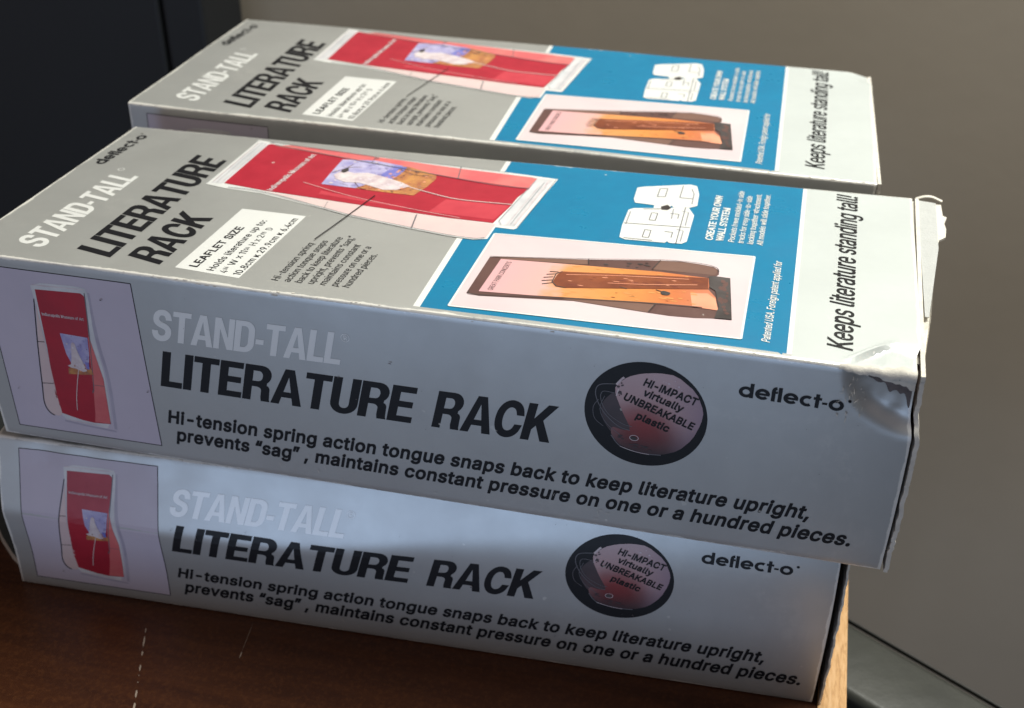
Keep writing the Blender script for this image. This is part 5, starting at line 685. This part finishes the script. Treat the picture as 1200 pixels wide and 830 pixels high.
    # dark specks and pale rubs on the front
    v, f = [], []
    def flat_fleck(s0, t0, ds, dt, ang, lift=.0022):
        b0 = len(v); n_ = 7; ca, sa = math.cos(ang), math.sin(ang)
        for i in range(n_):
            a = 2 * math.pi * i / n_; q = rr.uniform(.5, 1.1); x, y = ds * q * math.cos(a), dt * q * math.sin(a)
            v.append(pt(min(max(s0 + x * ca - y * sa, .002), .998), -lift, min(max(t0 + x * sa + y * ca, RC), H0 - RC)))
        f.append(tuple(range(b0, b0 + n_)))
    for _ in range(24):
        k = rr.random() ** 2
        flat_fleck(rr.uniform(.03, .97), rr.uniform(.01, .22), .0005 + .0016 * k, .0003 + .0006 * k, rr.uniform(-.6, .6))
    put('specks', v, f, 'crease', root, None, None, False, None, 'stuff')
    v, f = [], []
    for _ in range(20):
        s0 = rr.choice([rr.uniform(.02, .98), rr.gauss(.42, .02), rr.gauss(.72, .02)])
        flat_fleck(s0, abs(rr.gauss(0, .018)) + .003, rr.uniform(.001, .006), rr.uniform(.0001, .0004), rr.choice([1.2, 1.8, .05, .3]))
    for _ in range(rubs):
        flat_fleck(rr.gauss(.938, .010), rr.gauss(.205, .016), rr.uniform(.001, .005), rr.uniform(.0001, .0009), rr.gauss(1.3, .5))
    put('rubbed_marks', v, f, 'paper', root, None, None, False, None, 'stuff')
    return root, pt, put
# ------------------------------------------------------------------ the setting
def grid(nx, ny, fn):
    v = [fn(i / nx, j / ny) for j in range(ny + 1) for i in range(nx + 1)]
    f = [(j * (nx + 1) + i, j * (nx + 1) + i + 1, (j + 1) * (nx + 1) + i + 1, (j + 1) * (nx + 1) + i) for j in range(ny) for i in range(nx)]
    return v, f
def mesh(name, v, f):
    me = bpy.data.meshes.new(name); me.from_pydata(v, [], f); return me
def boxmesh(name, lo, hi, bev=0, seg=3):
    bm = bmesh.new(); bmesh.ops.create_cube(bm, size=1)
    for q in bm.verts: q.co = Vector([(lo[k] + hi[k]) / 2 + q.co[k] * (hi[k] - lo[k]) for k in range(3)]) * S
    if bev: bmesh.ops.bevel(bm, geom=bm.edges[:], offset=bev * S, segments=seg, affect='EDGES', profile=.5)
    me = bpy.data.meshes.new(name); bm.to_mesh(me); bm.free(); return me

# back wall: plain painted plaster, warm grey
m, nt, b = newmat('warm_grey_wall_paint'); tc = N(nt, 'ShaderNodeTexCoord').outputs['Object']
nt.links.new(mixc(nt, thresh(nt, noise(nt, 1.1, 5, .6, tc), .35, .65), (.35, .31, .25), (.30, .27, .22)), b.inputs['Base Color'])
b.inputs['Roughness'].default_value = .75
bp = N(nt, 'ShaderNodeBump'); bp.inputs['Distance'].default_value = .0008; bp.inputs['Strength'].default_value = .25
nt.links.new(noise(nt, 45, 4, .6, tc), bp.inputs['Height']); nt.links.new(bp.outputs[0], b.inputs['Normal'])
WALL = m
YW = 1.75
v, f = grid(1, 1, lambda a, c: V(-6 + 12 * a, YW, -2.2 + 7 * c))
wl = link('wall', mesh('wall', v, f), WALL); tag(wl, kind='structure')
m, nt, b = newmat('dull_brown_floor'); tc = N(nt, 'ShaderNodeTexCoord').outputs['Object']
nt.links.new(mixc(nt, noise(nt, 5, 5, .6, tc), (.12, .10, .085), (.09, .078, .068)), b.inputs['Base Color']); b.inputs['Roughness'].default_value = .6
v, f = grid(1, 1, lambda a, c: V(-6 + 12 * a, -5 + (YW + 5) * c, -2.0))
fl = link('floor', mesh('floor', v, f), m); tag(fl, kind='structure')

# dark navy cupboard on the left, its edge just left of the back carton's far corner
m, nt, b = newmat('navy_laminate'); tc = N(nt, 'ShaderNodeTexCoord').outputs['Object']
nt.links.new(mixc(nt, noise(nt, 3.5, 4, .6, tc), (.0035, .0050, .0070), (.0055, .0078, .011)), b.inputs['Base Color']); b.inputs['Roughness'].default_value = .55
NAVY = m
cup = empty('cupboard', V(-1.4, 1.6, -2.0)); tag(cup, 'tall dark navy cupboard behind the boxes at the left', 'cupboard')
XE = -.455
def child(o, me_name, me, mat, smooth=False):
    ob = link(me_name, me, mat, None, smooth); ob.parent = o; ob.matrix_parent_inverse = Matrix.Translation(-o.location); return ob
child(cup, 'side_panel', boxmesh('side_panel', (XE - .10, 1.50, -2.0), (XE, 1.70, 2.6), .008), NAVY)
child(cup, 'door', boxmesh('door', (-2.4, 1.495, -1.9), (XE - .106, 1.52, 2.6), .006), NAVY)
child(cup, 'carcass', boxmesh('carcass', (-2.5, 1.525, -2.0), (XE - .106, 1.70, 2.6), .004), NAVY)

# table
TZ = -.2305
m, nt, b = newmat('red_brown_varnished_wood'); tc = N(nt, 'ShaderNodeTexCoord').outputs['Object']
mp = N(nt, 'ShaderNodeMapping'); mp.inputs['Scale'].default_value = (1.2, 14, 14); nt.links.new(tc, mp.inputs[0])
gr = noise(nt, 9, 6, .65, mp.outputs[0], .6)
c = ramp(nt, gr, [(.25, (.034, .011, .005)), (.5, (.050, .016, .006)), (.75, (.070, .023, .008))])
mp2 = N(nt, 'ShaderNodeMapping'); mp2.inputs['Scale'].default_value = (6, 90, 90); nt.links.new(tc, mp2.inputs[0])
c = mixc(nt, mul(nt, thresh(nt, noise(nt, 14, 3, .6, mp2.outputs[0]), .55, .72), .30), c, (.045, .016, .008))
c = mixc(nt, mul(nt, thresh(nt, noise(nt, 420, 3, .7, tc), .48, .66), .35), c, (.11, .040, .013))
nt.links.new(c, b.inputs['Base Color']); b.inputs['Roughness'].default_value = .36; b.inputs['Specular IOR Level'].default_value = .28
bp = N(nt, 'ShaderNodeBump'); bp.inputs['Distance'].default_value = .0006; bp.inputs['Strength'].default_value = .35
nt.links.new(mul(nt, noise(nt, 300, 3, .6, tc), gr, 'ADD'), bp.inputs['Height']); nt.links.new(bp.outputs[0], b.inputs['Normal'])
WOOD = m
m, nt, b = newmat('lit_worn_wood_edge'); tc = N(nt, 'ShaderNodeTexCoord').outputs['Object']  # paler worn edge; the light lying on this end is put into its colour
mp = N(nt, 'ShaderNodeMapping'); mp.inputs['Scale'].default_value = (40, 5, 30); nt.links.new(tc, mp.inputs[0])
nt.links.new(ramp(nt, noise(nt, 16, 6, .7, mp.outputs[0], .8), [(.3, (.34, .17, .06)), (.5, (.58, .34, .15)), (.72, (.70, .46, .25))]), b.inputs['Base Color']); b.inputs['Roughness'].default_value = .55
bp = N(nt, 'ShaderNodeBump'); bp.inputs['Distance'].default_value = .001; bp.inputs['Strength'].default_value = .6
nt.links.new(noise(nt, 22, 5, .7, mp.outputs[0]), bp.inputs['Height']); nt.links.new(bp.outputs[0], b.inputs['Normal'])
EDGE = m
tab = empty('table', V(.0, .3, -2.0)); tag(tab, 'red-brown varnished wooden table the stacked boxes stand on', 'table')
child(tab, 'tabletop', boxmesh('tabletop', (-.46, -.27, TZ - .07), (.9715, .96, TZ), .0015, 2), WOOD)
child(tab, 'lit_edge_strip', boxmesh('lit_edge_strip', (.9725, -.27, TZ - .07), (1.0055, .96, TZ + .0008), .0015, 2), EDGE)
for lx in (-.40, .93):
    for ly in (-.21, .89):
        child(tab, 'leg', boxmesh('leg', (lx - .04, ly - .04, -2.0), (lx + .04, ly + .04, TZ - .0705), .006), WOOD)
# scratches in the varnish: broken pale dashes
m, nt, b = newmat('bare_scratch'); b.inputs['Base Color'].default_value = (.36, .29, .23, 1); b.inputs['Roughness'].default_value = .7
SCR = m
def scratch(segs, parent):
    v, f = [], []
    for (x0, y0), (x1, y1), w in segs:
        d = Vector((x1 - x0, y1 - y0)).normalized(); nn = Vector((-d.y, d.x)) * w; k = len(v)
        pts = [(x0, y0), (x0 + (x1 - x0) * .3 + nn.x, y0 + (y1 - y0) * .3 + nn.y), (x0 + (x1 - x0) * .8 + nn.x * .6, y0 + (y1 - y0) * .8 + nn.y * .6), (x1, y1), (x0 + (x1 - x0) * .6 - nn.x, y0 + (y1 - y0) * .6 - nn.y), (x0 + (x1 - x0) * .2 - nn.x * .7, y0 + (y1 - y0) * .2 - nn.y * .7)]
        v += [V(px, py, TZ + .0005) for px, py in pts]; f.append(tuple(range(k, k + 6)))
    return child(parent, 'scratch', mesh('scratch', v, f), SCR)
a, c_ = Vector((.1685, -.050)), Vector((.2160, -.170))
sg = []
for t0, t1, w in ((.0, .07, .0007), (.10, .26, .0010), (.30, .37, .0010), (.47, .56, .0010), (.60, .615, .0005), (.68, .70, .0006), (.78, .88, .0012), (.93, 1.02, .0014)):
    p, q = a + (c_ - a) * t0, a + (c_ - a) * t1; sg.append((tuple(p), tuple(q), w))
scratch(sg, tab); scratch([((.292, -.010), (.2985, -.060), .0002), ((.2985, -.058), (.3000, -.070), .0006)], tab)

# pad of paper with a dark cover, half hidden behind the lower carton
m, nt, b = newmat('dark_grey_cover'); b.inputs['Base Color'].default_value = (.030, .034, .034, 1); b.inputs['Roughness'].default_value = .45
COVER = m
m, nt, b = newmat('cream_page_edges'); tc = N(nt, 'ShaderNodeTexCoord').outputs['Object']
mp = N(nt, 'ShaderNodeMapping'); mp.inputs['Scale'].default_value = (2, 2, 700); nt.links.new(tc, mp.inputs[0])
nt.links.new(mixc(nt, noise(nt, 3, 3, .6, mp.outputs[0]), (.62, .57, .50), (.34, .30, .27)), b.inputs['Base Color']); b.inputs['Roughness'].default_value = .8
PAGES = m
pad = empty('paper_pad', V(-.2, .4, TZ)); tag(pad, 'dark covered pad with cream page edges lying left of the lower box', 'pad')
out = [(-.0262, .002), (-.060, .023), (-.092, .049), (-.150, .105), (-.240, .200), (-.420, .400), (-.300, .90), (-.05, .91), (-.05, .36), (-.0262, .36)]
def prism(pts, z0, z1):
    n = len(pts); v = [V(x, y, z0) for x, y in pts] + [V(x, y, z1) for x, y in pts]
    return v, [tuple(range(n))] + [tuple(range(n, 2 * n))[::-1]] + [(i, n + i, n + (i + 1) % n, (i + 1) % n) for i in range(n)]
v, f = prism(out, TZ + .0002, TZ + .0085); child(pad, 'pages', mesh('pages', v, f), PAGES)
v, f = prism([(x * .985 - .0004, y + .002) for x, y in out], TZ + .0087, TZ + .0110); child(pad, 'cover', mesh('cover', v, f), COVER)

# grey-green upholstered chair standing beyond the right end of the table
m, nt, b = newmat('grey_green_vinyl'); tc = N(nt, 'ShaderNodeTexCoord').outputs['Object']
nt.links.new(mixc(nt, thresh(nt, noise(nt, 9, 4, .6, tc), .3, .7), (.040, .042, .036), (.018, .020, .018)), b.inputs['Base Color']); b.inputs['Roughness'].default_value = .42
bp = N(nt, 'ShaderNodeBump'); bp.inputs['Distance'].default_value = .004; bp.inputs['Strength'].default_value = .5
nt.links.new(mul(nt, noise(nt, 14, 3, .5, tc), mul(nt, noise(nt, 500, 2, .5, tc), .05), 'ADD'), bp.inputs['Height']); nt.links.new(bp.outputs[0], b.inputs['Normal'])
VINYL = m
m, nt, b = newmat('black_piping'); b.inputs['Base Color'].default_value = (.02, .021, .02, 1); b.inputs['Roughness'].default_value = .5
PIPE = m
# ------------------------------------------------------------------ the three cartons
CA = {(0,0,0): (0.003, 0.0, 0.0002), (0,0,1): (-0.0008, 0.0, 0.2398), (0,1,0): (0.0, 0.4025, 0.0), (0,1,1): (-0.0024, 0.4025, 0.2258),
      (1,0,0): (1.0019, 0.0, 0.0025), (1,0,1): (0.9997, 0.0, 0.2394), (1,1,0): (1.0, 0.4025, 0.0), (1,1,1): (1.0029, 0.4025, 0.239)}
CB = {(0,0,0): (-0.0226, -0.013, -0.2302), (0,0,1): (-0.019, -0.006, -.001), (0,1,0): (-0.019, 0.3837, -0.2302), (0,1,1): (-0.019, 0.3837, -.001),
      (1,0,0): (0.9660, 0.0241, -0.2302), (1,0,1): (0.9665, 0.0370, -.001), (1,1,0): (0.9761, 0.4213, -0.2302), (1,1,1): (0.9761, 0.4213, -.001)}
CC = {(0,0,0): (-0.0387, 0.445, 0.004), (0,0,1): (-0.035, 0.445, 0.2408), (0,1,0): (-0.0373, 0.8476, 0.004), (0,1,1): (-0.0363, 0.8476, 0.2385),
      (1,0,0): (0.9613, 0.4415, 0.004), (1,0,1): (0.9639, 0.4415, 0.2341), (1,1,0): (0.9627, 0.844, 0.004), (1,1,1): (0.9587, 0.844, 0.2373)}
def dent_a(s, y, z):
    d = [0., 0., 0.]
    # crushed upper right corner of the front: a rounded facet pushed in, folds above it
    r = math.sqrt(((1 - s) / .074) ** 2 + (y / .060) ** 2 + ((H0 - z) / .072) ** 2)
    if r < 1:
        w = sstep(0, .45, 1 - r); k = mn.noise((s * 26, y * 26 + 5, z * 26)); k2 = mn.noise((s * 70, y * 70 + 9, z * 70))
        d[0] -= .004 * w; d[1] += (.0060 + .0028 * k + .0014 * k2) * w
        d[2] -= (.0045 + .004 * k - .0015 * k2) * w
        if z < H0 - .006: d[1] += .0025 * sstep(.0, .3, 1 - r)
    # crease ridge over the lid near that corner
    if z > H0 * .5 and s > .9:
        q = ((s - .952) * .70 - (y - .030) * .71); t = ((s - .930) + (y - .008)) / .10
        if 0 < t < 1: d[2] += .0030 * math.exp(-(q / .0045) ** 2) * math.sin(math.pi * t) - .0012 * math.exp(-((q - .007) / .005) ** 2) * math.sin(math.pi * t)
    # front panel bellies gently
    if y < .1: d[1] -= .003 * math.sin(math.pi * min(max(s, 0), 1)) * math.sin(math.pi * min(1, max(0, z / H0))) * (1 - y / .1) * 0.5
    # the right end of the front curls back a little
    d[0] += .0022 * sstep(.9, 1, s) * math.sin(math.pi * min(1, max(0, z / H0)))
    d[2] += mn.noise((s * 5, y * 6, 1.3)) * .0012 * (z / H0)
    return d
def dent_b(s, y, z):
    d = [0., 0., 0.]
    a = 1 - .80 * sstep(.25, 1.0, s)
    tc = .129 + .052 * sstep(.30, .72, s) + .0015 * mn.noise((s * 22, 4.0, 0))
    g = max(0., 1 - y / .12)
    up = (.022 / (H0 - tc)) * .5 * ((z - tc) + math.sqrt((z - tc) ** 2 + (.006 + .050 * sstep(.35, .8, s)) ** 2)) - .0004
    dy = -.0075 * sstep(tc - .085, tc + .02, z) + up
    # soften the crease
    d[1] += a * dy * g
    d[2] -= a * .012 * sstep(.03, H0, z) * g
    d[1] += -.0020 * math.sin(math.pi * min(max(s, 0), 1)) * math.sin(math.pi * min(1, max(0, z / H0))) * g
    # crumple along the upper left edge
    if s < .35 and z > H0 - .03: d[2] += mn.noise((s * 26, 2.0, 7)) * .0013 * (1 - s / .35); d[1] += mn.noise((s * 24, 8.0, 2)) * .0010 * (1 - s / .35)
    d[0] += .0020 * math.sin(math.pi * min(1, max(0, z / H0))) * sstep(.9, 1, s)
    return d
def dent_c(s, y, z):
    d = [0., 0., 0.]
    r = math.sqrt(((1 - s) / .03) ** 2 + ((W0 - y) / .05) ** 2 + ((H0 - z) / .03) ** 2)
    if r < 1: d[2] -= .006 * (1 - r); d[0] -= .006 * (1 - r)
    d[2] += mn.noise((s * 5, y * 6, 9.3)) * .0010 * (z / H0)
    return d
GR = 'literature rack cartons'
A_, ptA, putA = build_carton('cardboard_box', CA, dent_a, 'topmost box in front, with a crushed torn corner at its upper right', GR, 3, end_out=.0075, rubs=26)
tag(A_, 'topmost silver and blue box in front with a crushed torn corner', 'box', GR)
B_, ptB, putB = build_carton('cardboard_box', CB, dent_b, '', GR, 11, art_shift=lambda s: .0075 * sstep(.2, .6, s) + .002 + .0078 * s, end_out=.0100, rim=.0022)
tag(B_, 'bottom box lying on the table under another, creased across its silver front', 'box', GR)
C_, ptC, putC = build_carton('cardboard_box', CC, dent_c, '', GR, 23, end_out=.0050)
tag(C_, 'rear box with silver and blue lid, behind the front stack', 'box', GR)
# board laid bare where the corner is torn: a ragged pale patch over the fold, a crease under it with its shade painted dark
def torn(s0, s1, up, down, mat, nm, seed, lift):
    n = 46; v = []; f = []; m_ = 9
    for i in range(n + 1):
        s = s0 + (s1 - s0) * i / n; e = math.sin(math.pi * min(1, i / n * 1.0) * .5) ** .8
        a1 = up * (e * .6 + .15) * (1 + .9 * mn.noise((s * 120, seed, 0))); a0 = down(i / n) * (1 + .5 * mn.noise((s * 160, seed, 4)))
        for k in range(m_ + 1):
            a = a0 + (a1 - a0) * k / m_
            if a < -.0035: y, z = -lift, H0 - RC + (a + .0035)
            elif a > .0035: y, z = RC + (a - .0035), H0 + lift
            else:
                th = R(180 - 90 * (a + .0035) / .007); y, z = RC + (RC + lift) * math.cos(th), H0 - RC + (RC + lift) * math.sin(th)
            v.append(ptA(s, y, z))
    for i in range(n):
        for k in range(m_): f.append((i * (m_ + 1) + k, (i + 1) * (m_ + 1) + k, (i + 1) * (m_ + 1) + k + 1, i * (m_ + 1) + k + 1))
    putA(nm, v, f, mat, A_, None, None, True)
torn(.925, 1.0, .010, lambda t: -.0035 - .012 * t ** 1.8, 'paper', 'torn_corner', 5, .0018)
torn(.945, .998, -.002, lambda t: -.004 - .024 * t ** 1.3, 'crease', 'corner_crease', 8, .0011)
# extra pieces only the top front carton shows: the loosened tuck flap at its right end
def lid_sheet(pts, z0, z1):
    n = len(pts); v = [ptA(s, r, H0 + z0 + dz) for s, r, dz in pts] + [ptA(s, r, H0 + z1 + dz) for s, r, dz in pts]
    return v, [tuple(range(n))[::-1], tuple(range(n, 2 * n))] + [(i, (i + 1) % n, n + (i + 1) % n, n + i) for i in range(n)]
v, f = lid_sheet([(1.0005, .03, -.004), (1.008, .03, -.006), (1.012, .12, -.004), (1.0175, .20, -.003), (1.022, .27, -.003), (1.0270, .30, -.003), (1.0345, .312, -.004), (1.0365, .335, -.005), (1.0350, .350, -.005), (1.0385, .368, -.005), (1.0340, .3690, -.004), (1.0330, .3980, -.003), (1.0005, .400, -.003)], -.0030, -.0005)
putA('tuck_flap', v, f, 'paper', A_, None, None, False, 'loose white torn tuck flap')
v, f = lid_sheet([(1.0060, .12, -.0040), (1.0100, .12, -.0040), (1.0250, .275, -.002), (1.0262, .392, .0), (1.0060, .396, .0)], -.0004, .0002)
putA('flap_lining', v, f, 'flapgrey', A_)
v, f = [], []
k = 14
for j in range(k + 1):
    s = 1.004 + .0300 * j / k; z = .0012 + .0055 * math.sin(math.pi * min(1, j / k * 1.05))
    for dr, dz in ((.398, 0), (.4035, 0), (.4035, .0012), (.398, .0012)): v.append(ptA(s, dr, H0 + z * .8 + dz - .002))
for j in range(k):
    for q in range(4): f.append((j * 4 + q, (j + 1) * 4 + q, (j + 1) * 4 + (q + 1) % 4, j * 4 + (q + 1) % 4))
f += [(3, 2, 1, 0), tuple(k * 4 + q for q in range(4))]
putA('flap_lip', v, f, 'paper', A_)

# the carton under the rear one: the same box again, lower down
D_ = A_ and C_.copy(); COL.objects.link(D_); D_.location = C_.location - V(0, 0, H0 + .0015) + V(.004, .006, 0)
D_['label'] = 'box under the rear one, hidden behind the front stack'
for ch_ in list(C_.children):
    c2 = ch_.copy(); COL.objects.link(c2); c2.parent = D_
    for g_ in ch_.children:
        g2 = g_.copy(); COL.objects.link(g2); g2.parent = c2

# chair: padded arm in view, seat, backrest and legs
ch = empty('chair', V(1.35, .15, -2.0)); tag(ch, 'grey-green upholstered chair beyond the right end of the table', 'chair')
O = Vector((1.037, .416)); D1 = Vector((.857, -.515)); D2 = Vector((-.515, -.857))
def slab(name, a0, a1, b0, b1, z0, z1, bev, mat, seg=5, sm=True):
    bm = bmesh.new(); bmesh.ops.create_cube(bm, size=1)
    for q in bm.verts:
        p = O + D1 * (a0 + (q.co.x + .5) * (a1 - a0)) + D2 * (b0 + (q.co.y + .5) * (b1 - b0))
        q.co = V(p.x, p.y, z0 + (q.co.z + .5) * (z1 - z0))
    bmesh.ops.recalc_face_normals(bm, faces=bm.faces[:])
    if bev: bmesh.ops.bevel(bm, geom=bm.edges[:], offset=bev * S, segments=seg, affect='EDGES', profile=.5)
    me = bpy.data.meshes.new(name); bm.to_mesh(me); bm.free()
    return child(ch, name, me, mat, sm)
slab('armrest', -.25, .75, .002, .128, -.56, -.45, .014, VINYL, 5)
slab('piping', -.25, .75, -.0012, .0016, -.457, -.4490, .001, PIPE, 2)
slab('seat', -.24, .74, .135, 1.05, -.86, -.72, .03, PIPE)
slab('armrest', -.25, .75, 1.056, 1.18, -.56, -.45, .040, VINYL, 8)
slab('backrest', .76, .90, -.0, 1.18, -.90, .35, .05, VINYL)
for a_ in (-.22, .80):
    for b_ in (.03, 1.10): slab('leg', a_, a_ + .06, b_, b_ + .06, -2.0, -.57 if a_ < 0 else -.905, .005, PIPE, 2, False)
for b_ in (.03, 1.10): slab('leg', .60, .66, b_, b_ + .06, -1.0, -.57, .005, PIPE, 2, False)
slab('seat_frame', -.21, .86, .10, 1.09, -.99, -.925, .004, PIPE, 2, False)
